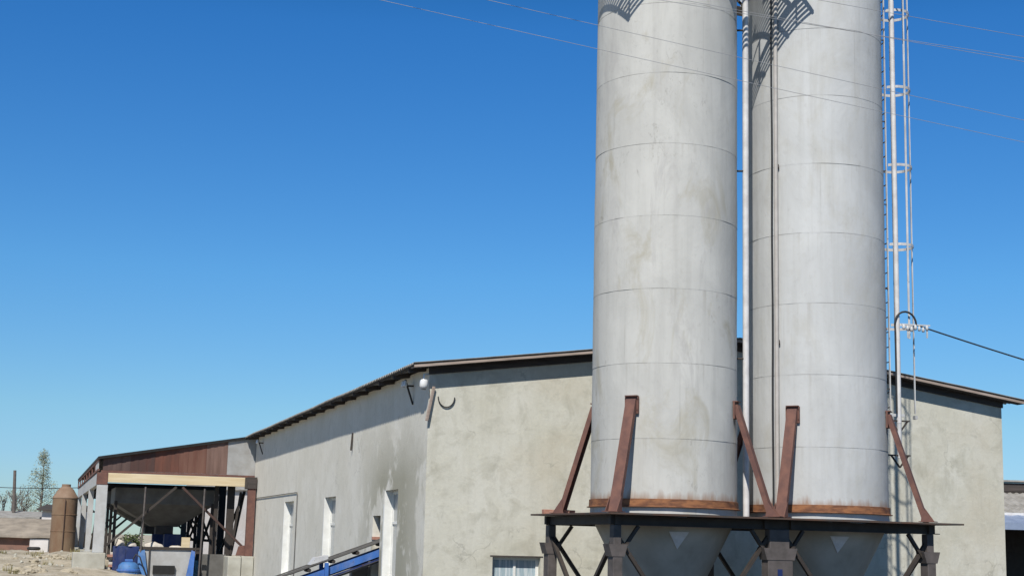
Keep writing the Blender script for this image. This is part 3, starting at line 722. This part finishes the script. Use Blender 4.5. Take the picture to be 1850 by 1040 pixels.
# rusty infill under the roof: five sheets, then a galvanised one
us_ = [UL+.06, -5.0, -4.05, -3.1, -2.0, -1.15]
RS = [simple('rusty_sheet_%s' % n_, c1, c2, 1.3, .8, stretch=(2.5, 2.5, .35)) for n_, c1, c2 in (('umber', (.075, .045, .04), (.11, .07, .06)), ('dark', (.085, .036, .028), (.06, .035, .03)), ('red', (.15, .055, .035), (.095, .042, .03)), ('russet', (.12, .045, .03), (.17, .085, .06)), ('dusty', (.21, .13, .105), (.13, .075, .058)))]
for i in range(5):
    a, b = us_[i], us_[i+1]
    mb = MB(); n = 6
    for k in range(n):
        p, q = a+(b-a)*k/n, a+(b-a)*(k+1)/n; dy = .012*(k % 2)
        mb.prism([(p, V0-.03-dy, 5.97), (q, V0-.03-dy, 5.97), (q, V0-.03-dy, shz(q)-.004), (p, V0-.03-dy, shz(p)-.004)], (0, .03, 0))
    mb.build('rusty_sheet', RS[i], shed)
MB().prism([(-1.15, V0-.03, 5.97), (.5, V0-.03, 5.97), (.5, V0-.03, shz(0)-.004), (-1.15, V0-.03, shz(-1.15)-.004)], (0, .03, 0)).build('galvanised_sheet', M['greysheet'], shed)
MB().bar((UL, V0-.04, 5.92), (.4, V0-.04, 5.92), .1, .09).build('steel_rail', M['rust'], shed)
MB().box((UL+.28, V0-.1, 5.5), (-.16, V0+.08, 5.868)).build('timber_beam', M['beam'], shed, bevel=.01)
MB().box((UL-.15, V0-.12, 5.40), (UL+.28, V0+.1, 5.87)).build('beam_end', M['rust'], shed, bevel=.01)
MB().box((-.40, V0-1.05, 5.402), (-.03, V0-.12, 5.868)).build('beam_end', M['darkwood'], shed, bevel=.01)
for i, v in enumerate(FR):
    if i == 0:
        MB().box((UL-.12, v-.1, 2.72), (UL+.3, v+.3, 5.40)).build('post', M['post'], shed, bevel=.015)
        po = MB().box((-.36, v-1.0, 2.72), (-.06, v-.75, 5.40)).build('post', M['rust'], shed)
        po['label'] = 'rusty brown steel post'
        MB().prism([(-.72, v-.9, 2.73), (-.36, v-.9, 2.73), (-.36, v-.9, 3.15), (-.62, v-.9, 3.1)], (0, .04, 0)).build('gusset', M['rust'], po)
    else:
        MB().box((UL-.12, v-.1, 2.0), (UL+.12, v+.1, 5.41)).build('post', M['post'], shed)
        MB().box((-.35, v-.15, 2.0), (-.05, v+.12, 5.8)).build('post', M['darksteel'], shed)
        MB().box((UL+.25, v-.1, 5.4), (-.35, v+.1, 5.75)).build('cross_beam', M['darksteel'], shed)
    c = (UL+UR)/2
    vv = v - .02 if i == 0 else v-.12
    for ua, ub, zb in ((c-.12, UL+.32, 2.95), (c+.12, -.1, 2.85)):
        MB().bar((ua, vv, 5.40), (ub, vv, zb), .09, .13, up=(0, 1, 0)).build('diagonal_strut', M['darksteel'] if ua < c or i else M['rustdark'], shed)
for v in (V0+4.2, V0+13.2, V0+22):
    for ua, ub in ((UL+.1, UL+.1), (-.3, -.3)):
        MB().bar((ua, v-3.6, 5.3), (ub, v+3.6, 2.8), .1, .1).build('side_strut', M['darksteel'], shed)
for u_, w_ in ((-.98, .3), (-1.5, .16)):
    MB().box((u_, V0+.6, 2.0), (u_+w_, V0+.75, 5.7)).build('inner_post', M['darksteel'], shed)
for ua, ub, vq in ((-.45, -.75, V0+.55), (-.2, -.62, V0+1.4), (-1.2, -2.2, V0+5.5), (-1.9, -.9, V0+5.2), (-2.4, -1.3, V0+6.4)):
    MB().bar((ua, vq, 5.3), (ub, vq, 2.75), .09, .1, up=(0, 1, 0)).build('diagonal_strut', M['darksteel'], shed)
MB().bar((-3.0, V0+6, 3.35), (-.4, V0+6, 3.25), .1, .12).build('tie_rail', M['darksteel'], shed)
# open rail frame along the left edge
for z in (5.98, 6.36):
    MB().bar((UL-.1, V0, z), (UL-.1, VB, z), .07, .08).build('side_rail', M['rust'], shed)
for k in range(1, 9):
    v = V0 + (VB-V0)*k/8.0
    MB().bar((UL-.1, v-.05, 6.02), (UL-.1, v-.05, 6.32), .06, .06).build('rail_upright', M['rust'], shed)
MB().box((UL-.11, V0+.2, 6.02), (UL-.09, V0+3.0, 6.32)).build('side_panel', M['post'], shed)
MB().box((UL-.1, V0+.35, 5.42), (UL+.1, VB, 5.9)).build('edge_beam', M['post'], shed)

# hoppers inside
def hopper(v, lab):
    t = thing('aggregate_hopper', lab, 'hopper', HALL, (-3.1, v, 3.0), 'aggregate hoppers under the shed roof')
    a0, a1, b0_, b1_ = -5.45, -1.45, v, v+3.4
    c0, c1, d0, d1 = -3.85, -2.75, v+1.2, v+2.1
    h = MB()
    h.add([(a0, b0_, 4.72), (a1, b0_, 4.72), (a1, b1_, 4.72), (a0, b1_, 4.72), (c0, d0, 3.82), (c1, d0, 3.82), (c1, d1, 3.82), (c0, d1, 3.82),
           (a0, b0_, 5.35), (a1, b0_, 5.35), (a1, b1_, 5.35), (a0, b1_, 5.35)],
          [(0,1,5,4),(1,2,6,5),(2,3,7,6),(3,0,4,7),(0,8,9,1),(1,9,10,2),(2,10,11,3),(3,11,8,0)])
    h.build('body', M['hopper'], t)
    MB().box((c0+.2, d0-.05, 3.5), (c1-.2, d1, 3.82)).build('chute', M['darksteel'], t)
    MB().box((-3.3, d0-.25, 2.8), (-2.62, d0+.35, 3.52)).build('gate_box', M['blued'], t, bevel=.02)
    for a in (a0+.05, a1-.05):
        for b in (b0_+.05, b1_-.05):
            MB().bar((a, b, 1.0), (a, b, 4.8), .12, .12).build('leg', M['darksteel'], t)
    return t
hopper(V0+1.2, 'front grey steel hopper with blue gate box under the shed beam')
hopper(V0+7.6, 'rear dark steel hopper deeper inside the open shed')

# machinery at the shed mouth
mx = thing('skip_loader', 'pale steel skip with blue side frames below the front hopper', 'machine', HALL, (-3.3, V0-.2, 1.2))
vv = V0-.35
MB().prism([(-4.45, vv, 2.92), (-2.35, vv, 2.92), (-2.75, vv-.25, 1.2), (-4.45, vv-.25, 1.2)], (0, .05, 0)).build('skip_plate', M['greysheet'], mx)
MB().box((-3.9, vv-.26, 1.95), (-3.05, vv-.14, 2.28)).build('slot', M['black'], mx)
MB().prism([(-4.5, vv-.08, 2.8), (-4.25, vv-.08, 2.88), (-4.0, vv-.35, 1.2), (-4.5, vv-.35, 1.2)], (0, -.05, 0)).build('side_frame', M['bluel'], mx)
MB().prism([(-2.42, vv-.08, 2.9), (-2.28, vv-.08, 2.85), (-2.36, vv-.35, 1.2), (-2.72, vv-.35, 1.2)], (0, -.05, 0)).build('side_frame', M['blue'], mx)
MB().bar((-4.45, vv-.02, 2.95), (-2.05, vv-.02, 2.95), .1, .1).build('top_bar', M['darksteel'], mx)
MB().bar((-4.06, vv-.06, 2.9), (-4.06, vv-.3, 1.3), .05, .05).build('rib', M['darksteel'], mx)
for u, lab in ((-4.36, 'left thin grey guide pole rising to the shed beam'), (-2.02, 'right thin grey guide pole rising to the shed beam')):
    tag(MB().tube([(u-.08, vv-.12, 1.0), (u-.03, vv-.1, 3.6), (u, vv+.05, 5.35)], .038, 8).build('guide_pole', M['purplesteel'], frame=HALL), lab, 'pole', 'guide poles of the skip loader')
bx = thing('control_cabinet', 'dark blue steel cabinet at the left inside shed mouth', 'cabinet', HALL, (-5.0, vv+.3, 1.2))
MB().box((-5.45, vv+.1, 1.2), (-4.45, vv+.7, 3.0)).build('body', M['blued'], bx, bevel=.02)
MB().box((-5.38, vv+.08, 1.4), (-4.98, vv+.0999, 2.9)).box((-4.94, vv+.08, 1.4), (-4.52, vv+.0999, 2.9)).build('door', M['blued'], bx)
dm = thing('electric_motor', 'light blue rounded electric motor in front of the dark cabinet', 'motor', HALL, (-4.85, vv-.35, 1.3))
MB().lathe((-4.85, vv-.35, 0), [(.42, 1.2), (.42, 2.1), (.38, 2.28), (.26, 2.38), (.1, 2.41), (.001, 2.415)], 24).build('casing', M['bluel'], dm)
MB().lathe((-4.85, vv-.35, 0), [(.44, 2.02), (.46, 2.04), (.46, 2.1), (.44, 2.12)], 24, False).build('flange', M['blue'], dm)
MB().box((-5.0, vv-.5, 2.4), (-4.7, vv-.2, 2.5)).build('terminal_box', M['blue'], dm, bevel=.02)
for k in range(9):
    a_ = -2.6+.26*k
    MB().bar((-4.85+.425*math.cos(a_), vv-.35+.425*math.sin(a_), 1.35), (-4.85+.425*math.cos(a_), vv-.35+.425*math.sin(a_), 1.98), .02, .05, up=(math.cos(a_), math.sin(a_), 0)).build('cooling_fin', M['bluel'], dm)
tag(MB().tube([(-4.72, vv-.4, 2.46), (-4.6, vv-.5, 2.7), (-4.45, vv-.55, 2.6), (-4.3, vv-.55, 2.2), (-4.15, vv-.5, 1.9), (-4.1, vv-.45, 1.3)], .03, 8).build('hose', M['cable'], frame=HALL), 'black hose looping from the blue motor to the pale skip', 'hose')
tag(MB().tube([(-5.4, vv+.05, 3.0), (-5.3, vv-.05, 3.3), (-4.9, vv-.05, 3.15), (-4.5, vv-.1, 3.4), (-4.38, vv-.1, 4.2)], .02, 6).build('cable', M['cable'], frame=HALL), 'thin black cable hanging from left guide pole to the dark cabinet', 'cable')
# things lying on the ledge behind the skip
MB_l = MB().box((-5.4, V0+.35, 2.75), (-2.0, V0+.6, 2.86))
tag(MB_l.build('ledge', M['darksteel'], frame=HALL), 'dark steel ledge behind the skip carrying sacks', 'ledge')
def sack(u, v, z, sx, sy, sz, lab, m, seed):
    bm = bmesh.new(); bmesh.ops.create_icosphere(bm, subdivisions=3, radius=1)
    for q in bm.verts:
        n_ = noise.noise(q.co*1.6+Vector((seed, 0, 0)))*.25
        q.co = Vector((q.co.x*sx*(1+n_), q.co.y*sy*(1+n_), max(q.co.z, -.6)*sz*(1+n_)))
    vs = [q.co + Vector((u, v, z+.6*sz)) for q in bm.verts]; fs = [[q.index for q in f.verts] for f in bm.faces]; bm.free()
    return tag(MB().add(vs, fs, True).build('sack', m, frame=HALL), lab, 'sack', 'sacks on the ledge')
sack(-3.85, V0+.45, 2.86, .4, .16, .2, 'pinkish white crumpled sack, widest of those on the ledge', M['cream'], 1)
sack(-2.98, V0+.45, 2.86, .3, .15, .13, 'flat whitish sack between the wide sack and the timber block', M['cream'], 5)
sack(-4.72, V0+.45, 2.86, .22, .15, .2, 'whitish sack near the left guide pole', M['cream'], 9)
sack(-5.15, V0+.45, 2.86, .2, .15, .26, 'leftmost whitish sack in front of the green shrub', M['cream'], 12)
tag(MB().box((-2.75, V0+.36, 2.865), (-2.42, V0+.6, 3.4)).build('timber_block', M['beam'], frame=HALL, bevel=.01), 'pale timber block standing on the ledge right of the sacks', 'block')

# plinths
def blk(lo, hi, lab):
    return tag(MB().box(lo, hi).build('concrete_block', M['concrete'], frame=HALL, bevel=.03), lab, 'concrete block', 'concrete blocks under the shed posts')
blk((-7.0, V0-.35, .9), (-5.72, V0+.9, 2.07), 'lower concrete block at the left end of shed front, under another block')
blk((-6.98, V0-.33, 2.075), (-5.74, V0+.9, 2.72), 'upper concrete block under the grey left shed post')
blk((-1.05, V0-1.2, .9), (-.52, V0+.3, 2.70), 'concrete block left of a crack, near the rusty right post')
blk((-.5, V0-1.19, .9), (-.02, V0+.3, 2.715), 'narrow concrete block directly under the rusty right post')
tag(MB().box((-1.9, V0+.2, .9), (-.97, V0+.5, 2.75)).build('retaining_wall', M['hopper'], frame=HALL), 'dark low retaining wall right of the skip under the shed', 'wall')
tag(MB().box((UL-.2, V0+.95, .9), (UL+.3, VB, 2.66)).build('side_plinth', M['concrete'], frame=HALL), 'long concrete plinth under the left side posts of the shed', 'plinth')
# rubble between the left block and the cabinet
for k in range(16):
    u = -5.62 + .2*random.random() - .0; z = 1.2 + 1.55*(k/16); v = V0-.1+.25*random.random()
    s = random.uniform(.06, .12)
    tag(MB().box((u-s, v-s*.7, z), (u+s, v+s*.7, z+.1)).build('broken_brick', random.choice([M['brick'], M['cream'], M['cream']]), frame=HALL, bevel=.012), 'broken brick in the rubble stack beside the left concrete block', 'brick', 'broken bricks stacked by the left block')

# ================================================================== vegetation
def leaf_cloud(pts, size, n):
    m = MB()
    for p, r in pts:
        for _ in range(n):
            d = Vector((random.gauss(0, 1), random.gauss(0, 1), random.gauss(0, 1))); d = d.normalized()*r*random.random()**.4
            c = p + d; a = Vector((random.uniform(-1, 1), random.uniform(-1, 1), random.uniform(-.6, .6))).normalized()
            b = a.cross(Vector((random.uniform(-1, 1), random.uniform(-1, 1), random.uniform(-1, 1)))).normalized()
            s = size*random.uniform(.6, 1.3)
            m.add([c-a*s, c-b*s*.5, c+a*s, c+b*s*.5], [(0, 1, 2, 3)])
    return m
def branch(mb, p, d, L, r, depth, tips, spread=.55):
    q = p + d*L; mid = p.lerp(q, .5) + Vector((random.uniform(-1, 1), random.uniform(-1, 1), 0))*L*.05
    mb.tube([p, mid, q], [r, r*.8, r*.6], 5, False)
    tips.append(q)
    if depth == 0: return
    for _ in range(random.choice((2, 3, 3))):
        nd_ = (d + Vector((random.uniform(-1, 1), random.uniform(-1, 1), random.uniform(-.2, .7)))*spread).normalized()
        branch(mb, p.lerp(q, random.uniform(.55, 1)), nd_, L*random.uniform(.6, .8), r*.58, depth-1, tips, spread)
def poplar(x, y, h, lab, lm, z0, rad):
    t = thing('young_tree', lab, 'tree', WORLD, (x, y, z0))
    tr = MB(); tr.tube([(x, y, z0), (x+.1, y, z0+h*.5), (x+.05, y, z0+h)], [.14, .08, .02], 7)
    pts = []
    for k in range(120):
        f_ = random.uniform(.05, 1)**1.0; zz = z0 + h*f_
        rr = rad*(1-f_)**.8*random.uniform(.25, 1.0)+.05; a = random.uniform(0, 6.28)
        p = Vector((x+rr*math.cos(a), y+rr*math.sin(a), zz)); tr.tube([(x+.05, y, zz-rr*.5), p], [.02, .008], 4, False)
        pts.append((p, .35+.3*(1-f_)))
    tr.build('trunk', M['bark'], t)
    leaf_cloud(pts, .06, 40).build('crown', lm, t, recalc=False)
T1 = px_at(70, 940, 120)
poplar(T1.x, T1.y, 6.6, 'tall narrow pale green tree beyond the old roofs', M['leaf_hazed'], T1.z-1.2, 2.2)
def bare(px, Y, ytop, lab):
    b = px_at(px, 960, Y); top = px_at(px, ytop, Y); h = top.z-b.z
    t = thing('bare_tree', lab, 'tree', WORLD, (b.x, b.y, b.z-1.5), 'bare trees behind the low buildings')
    tips = []; m = MB(); branch(m, Vector((b.x, b.y, b.z-1.5)), Vector((0, 0, 1)), h*.5, .12, 4, tips)
    m.build('trunk', M['bark'], t)
    leaf_cloud([(q, .25) for q in tips if q.z > b.z], .05, 5).build('crown', M['leaf_hazed'], t, recalc=False)
bare(6, 105, 862, 'bare grey tree at the far left picture edge')
bare(18, 112, 852, 'bare tree just left of the wooden pole')
bare(40, 118, 880, 'low bare tree right of the wooden pole')
bare(54, 125, 890, 'bare tree left of the pale narrow tree')
bare(97, 130, 905, 'lowest bare tree between the pale tree and rusty tank')
wp = px_at(26, 960, 100); wt = px_at(27, 849, 100)
tag(MB().tube([(wp.x, wp.y, wp.z-2), (wt.x, wt.y, wt.z)], [.14, .1], 8).build('wooden_pole', M['bark'], loc=(wp.x, wp.y, wp.z-2)), 'dark wooden utility pole among the bare trees', 'pole')
wa, wb = px_at(-60, 876, 96), px_at(150, 880, 88)
tag(MB().tube(span(wa, wb, .1), .022, 5).build('far_wire', M['cable']), 'dark wire crossing the trees toward the shed on the left', 'wire')
sp = px_at(231, 985, 97)
shb = thing('shrub', 'green shrub seen under the shed roof between its struts', 'shrub', WORLD, (sp.x, sp.y, 1.4))
m = MB(); tips = []
for k in range(7): branch(m, Vector((sp.x+random.uniform(-.4, .4), sp.y, 1.2)), Vector((random.uniform(-.4, .4), 0, 1)).normalized(), 1.0, .04, 2, tips)
m.build('stem', M['bark'], shb)
leaf_cloud([(q, .4) for q in tips], .09, 26).build('foliage', M['leaf'], shb, recalc=False)

# ================================================================== things beyond, left
TK = px_at(112, 985, 76)
tk = thing('rusty_tank', 'upright rusty brown steel tank with cone top beside the shed', 'tank', WORLD, (TK.x, TK.y, 2.3))
tr_ = .61
MB().lathe((TK.x, TK.y, 0), [(tr_, 2.2), (tr_, 5.18)], 40).lathe((TK.x, TK.y, 0), [(tr_, 3.5), (tr_+.015, 3.51), (tr_+.015, 3.55), (tr_, 3.56)], 40, False).build('shell', M['tank'], tk)
MB().lathe((TK.x, TK.y, 0), [(tr_+.02, 5.19), (tr_*.62, 5.6), (.22, 5.74)], 40).lathe((TK.x, TK.y, 0), [(tr_, 5.14), (tr_+.02, 5.15), (tr_+.02, 5.19)], 40, False).lathe((TK.x, TK.y, 0), [(.22, 5.74), (.22, 5.86), (.001, 5.87)], 20, False).build('cone_top', M['tankcone'], tk)
MB().bar((TK.x+.2, TK.y-tr_-.03, 2.4), (TK.x+.2, TK.y-tr_-.03, 5.1), .03, .03).build('gauge_pipe', M['rustdark'], tk)
MB().lathe((TK.x, TK.y, 0), [(tr_, 4.32), (tr_+.02, 4.33), (tr_+.02, 4.37), (tr_, 4.38)], 40, False).build('hoop', M['tank'], tk)
def at_px(x, y, Y): return px_at(x, y, Y)
def low_house(name, lab, cat, xa, xb, Y, y_eave, y_ridge, y_base, wm, rm, dep=5.0):
    A = at_px(xa, y_eave, Y); Bq = at_px(xb, y_eave, Y); rz = at_px((xa+xb)/2, y_ridge, Y+dep/2).z; bz = at_px((xa+xb)/2, y_base, Y).z - 1.5
    ez = (A.z+Bq.z)/2
    t = thing(name, lab, cat, WORLD, ((A.x+Bq.x)/2, Y+dep/2, bz))
    wl = MB()
    x0_, x1_ = A.x+.25, Bq.x-.25
    wl.box((x0_, Y+.35, bz), (x1_, Y+dep-.35, ez-.02))
    wl.build('wall', wm, t)
    r_ = MB(); n = 26
    for y0_, y1_, z0_, z1_ in ((Y, Y+dep/2, ez-.04, rz), (Y+dep, Y+dep/2, ez-.04, rz)):
        vs = []; 
        for i in range(n+1):
            x = A.x+(Bq.x-A.x)*i/n; w_ = .05*noise.noise((x*.9, Y, 1))
            vs += [(x, y0_, z0_+w_), (x, y1_, z1_+w_), (x, y0_, z0_+w_+.1), (x, y1_, z1_+w_+.1)]
        fs = []
        for i in range(n):
            a = i*4; b = a+4
            fs += [(a, b, b+1, a+1), (a+2, a+3, b+3, b+2), (a, a+2, b+2, b)]
        fs += [(0, 1, 3, 2), (n*4, n*4+2, n*4+3, n*4+1)]
        r_.add(vs, fs)
    r_.build('roof', rm, t)
    return t
h1 = low_house('low_outbuilding', 'long low outbuilding with dusty tan roof left of the tank', 'outbuilding', -260, 97, 82, 966, 936, 992, M['redwall'], M['oldroof'], 7)
p = at_px(68, 982, 81.9)
tag(MB().box((p.x-.5, 82.1, p.z-.9), (p.x+.5, 82.34, p.z+.28)).build('white_board', M['whitewall']), 'white board leaning on the red outbuilding wall', 'board')
p = at_px(61, 990, 80.5)
ty = MB(); pts = [(p.x+.28*math.cos(a*.3142), 80.5+.28*math.sin(a*.3142), 0) for a in range(20)]
n_, m_ = 20, 8; vs = [(p.x+(.26+.09*math.cos(j*.785))*math.cos(i*.3142), 80.5+(.26+.09*math.cos(j*.785))*math.sin(i*.3142), p.z+.09*math.sin(j*.785)) for i in range(n_) for j in range(m_)]
fs = [(i*m_+j, ((i+1) % n_)*m_+j, ((i+1) % n_)*m_+(j+1) % m_, i*m_+(j+1) % m_) for i in range(n_) for j in range(m_)]
tag(ty.add(vs, fs, True).build('old_tyre', M['rubber']), 'black old tyre lying in front of the white board', 'tyre')
low_house('far_barn', 'far low barn with dark eave behind the tan roof', 'barn', -260, 72, 98, 931, 922, 965, M['oldroof'], M['slate'], 6)
low_house('whitewashed_house', 'small whitewashed house with dark roof behind the rusty tank', 'house', 66, 140, 94, 921, 914, 960, M['whitewall'], M['darkwood'], 4)
low_house('pale_warehouse', 'pale warehouse glimpsed through the open shed frame', 'warehouse', 330, 700, 118, 886, 872, 1000, M['rearwall'], M['slate'], 10)
# stones on the dusty bank
rs = random.Random(3)
for k in range(120):
    x = rs.uniform(-24, -16.5); y = rs.uniform(50, 73); s = rs.uniform(.025, .085)
    bm = bmesh.new(); bmesh.ops.create_icosphere(bm, subdivisions=2, radius=s)
    for q in bm.verts: q.co *= 1+.5*noise.noise(q.co/s*1.3+Vector((k*3.1, 0, 0)))
    vs = [q.co+Vector((x, y, ground_h(x, y)+s*.3)) for q in bm.verts]; fs = [[q.index for q in f.verts] for f in bm.faces]; bm.free()
    tag(MB().add(vs, fs).build('stone', M['concrete']), 'pale stone lying on the dusty bank left of the shed', 'stone', 'stones on the dusty bank')

for k in range(34):
    x = rs.uniform(-22, -15.5); y = rs.uniform(46, 71); s = rs.uniform(.12, .34)
    bm = bmesh.new(); bmesh.ops.create_icosphere(bm, subdivisions=3, radius=s)
    for q in bm.verts:
        q.co *= 1+.55*noise.noise(q.co/s*1.5+Vector((k*5.7, 2, 0)))+.2*noise.noise(q.co/s*4+Vector((k*5.7, 2, 0))); q.co.z *= .55
    vs = [q.co+Vector((x, y, ground_h(x, y)+s*.1)) for q in bm.verts]; fs = [[q.index for q in f.verts] for f in bm.faces]; bm.free()
    tag(MB().add(vs, fs).build('clod', M['clod']), 'clod of dry sandy soil on the dusty bank left of the shed', 'clod', 'clods of soil on the dusty bank')
for k in range(26):
    x = rs.uniform(-23, -16); y = rs.uniform(48, 73); z = ground_h(x, y)
    m = MB()
    for _ in range(40):
        a = rs.uniform(0, 6.28); l_ = rs.uniform(.12, .32); d = Vector((math.cos(a)*.5, math.sin(a)*.5, 1))*l_; o_ = Vector((x+rs.uniform(-.2, .2), y+rs.uniform(-.2, .2), z-.02)); w_ = Vector((-math.sin(a), math.cos(a), 0))*.012
        m.add([o_-w_, o_+w_, o_+d], [(0, 1, 2)])
    tag(m.build('grass_tuft', M['drygrass'], recalc=False), 'tuft of dry yellow grass on the dusty bank left of the shed', 'grass tuft', 'dry grass tufts on the dusty bank')

# ================================================================== building beyond, right
gX = HALL
gt = thing('open_garage', 'dark open garage with grey slate roof and blue metal awning at right', 'garage', WORLD, (19, 50, 0))
def rz_(y, Y): return at_px(1832, y, Y).z
Yg = 50.0; X0, X1 = 15.2, 30
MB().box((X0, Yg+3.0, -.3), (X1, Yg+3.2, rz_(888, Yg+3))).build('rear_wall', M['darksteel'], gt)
MB().box((X0, Yg-.5, -.3), (X0+.15, Yg+3, rz_(940, Yg))).build('side_wall', M['hopper'], gt)
for x in (17.7, 21.5, 25.5): MB().box((x, Yg-.4, -.3), (x+.2, Yg-.2, rz_(948, Yg)-.02)).build('post', M['darksteel'], gt)
aw = MB(); n = 60
za, zb = rz_(947, Yg-1.2), rz_(930, Yg)
vs = []
for i in range(n+1):
    x = X0+(X1-X0)*i/n; c_ = .03*(i % 2); vs += [(x, Yg-1.2, za+c_), (x, Yg, zb+c_), (x, Yg-1.2, za+c_-.05), (x, Yg, zb+c_-.05)]
fs = []
for i in range(n): a = 4*i; b = a+4; fs += [(a, b, b+1, a+1), (a+2, a+3, b+3, b+2), (a, a+2, b+2, b)]
aw.add(vs, fs); aw.build('awning', M['bluemetal'], gt)
MB().bar((X0, Yg-1.22, za-.05), (X1, Yg-1.22, za-.05), .03, .22).build('awning_edge', M['bluemetal'], gt)
MB().bar((X0, Yg, rz_(928, Yg)), (X1, Yg, rz_(928, Yg)), .1, .09).build('gutter', M['whitepaint'], gt)
sl = MB(); za, zb = rz_(925, Yg), rz_(890, Yg+3)
n = 240; vs = []
for i in range(n+1):
    x = X0+(X1-X0)*i/n; c_ = .025*math.cos(i*1.7); vs += [(x, Yg+.05, za+c_), (x, Yg+3, zb+c_), (x, Yg+.05, za+c_-.02), (x, Yg+3, zb+c_-.02)]
fs = []
for i in range(n): a = 4*i; b = a+4; fs += [(a, b, b+1, a+1), (a+2, a+3, b+3, b+2), (a, a+2, b+2, b)]
sl.add(vs, fs); sl.build('slate_roof', M['slate'], gt)
MB().bar((X0, Yg+3.3, rz_(880, Yg+3.3)), (X1, Yg+3.3, rz_(880, Yg+3.3)), .5, .3).build('ridge_board', M['darkwood'], gt)
MB().bar((X0, Yg+3.3, rz_(869, Yg+3.3)), (X1, Yg+3.3, rz_(869, Yg+3.3)), .7, .06).build('ridge_cap', M['slate'], gt)
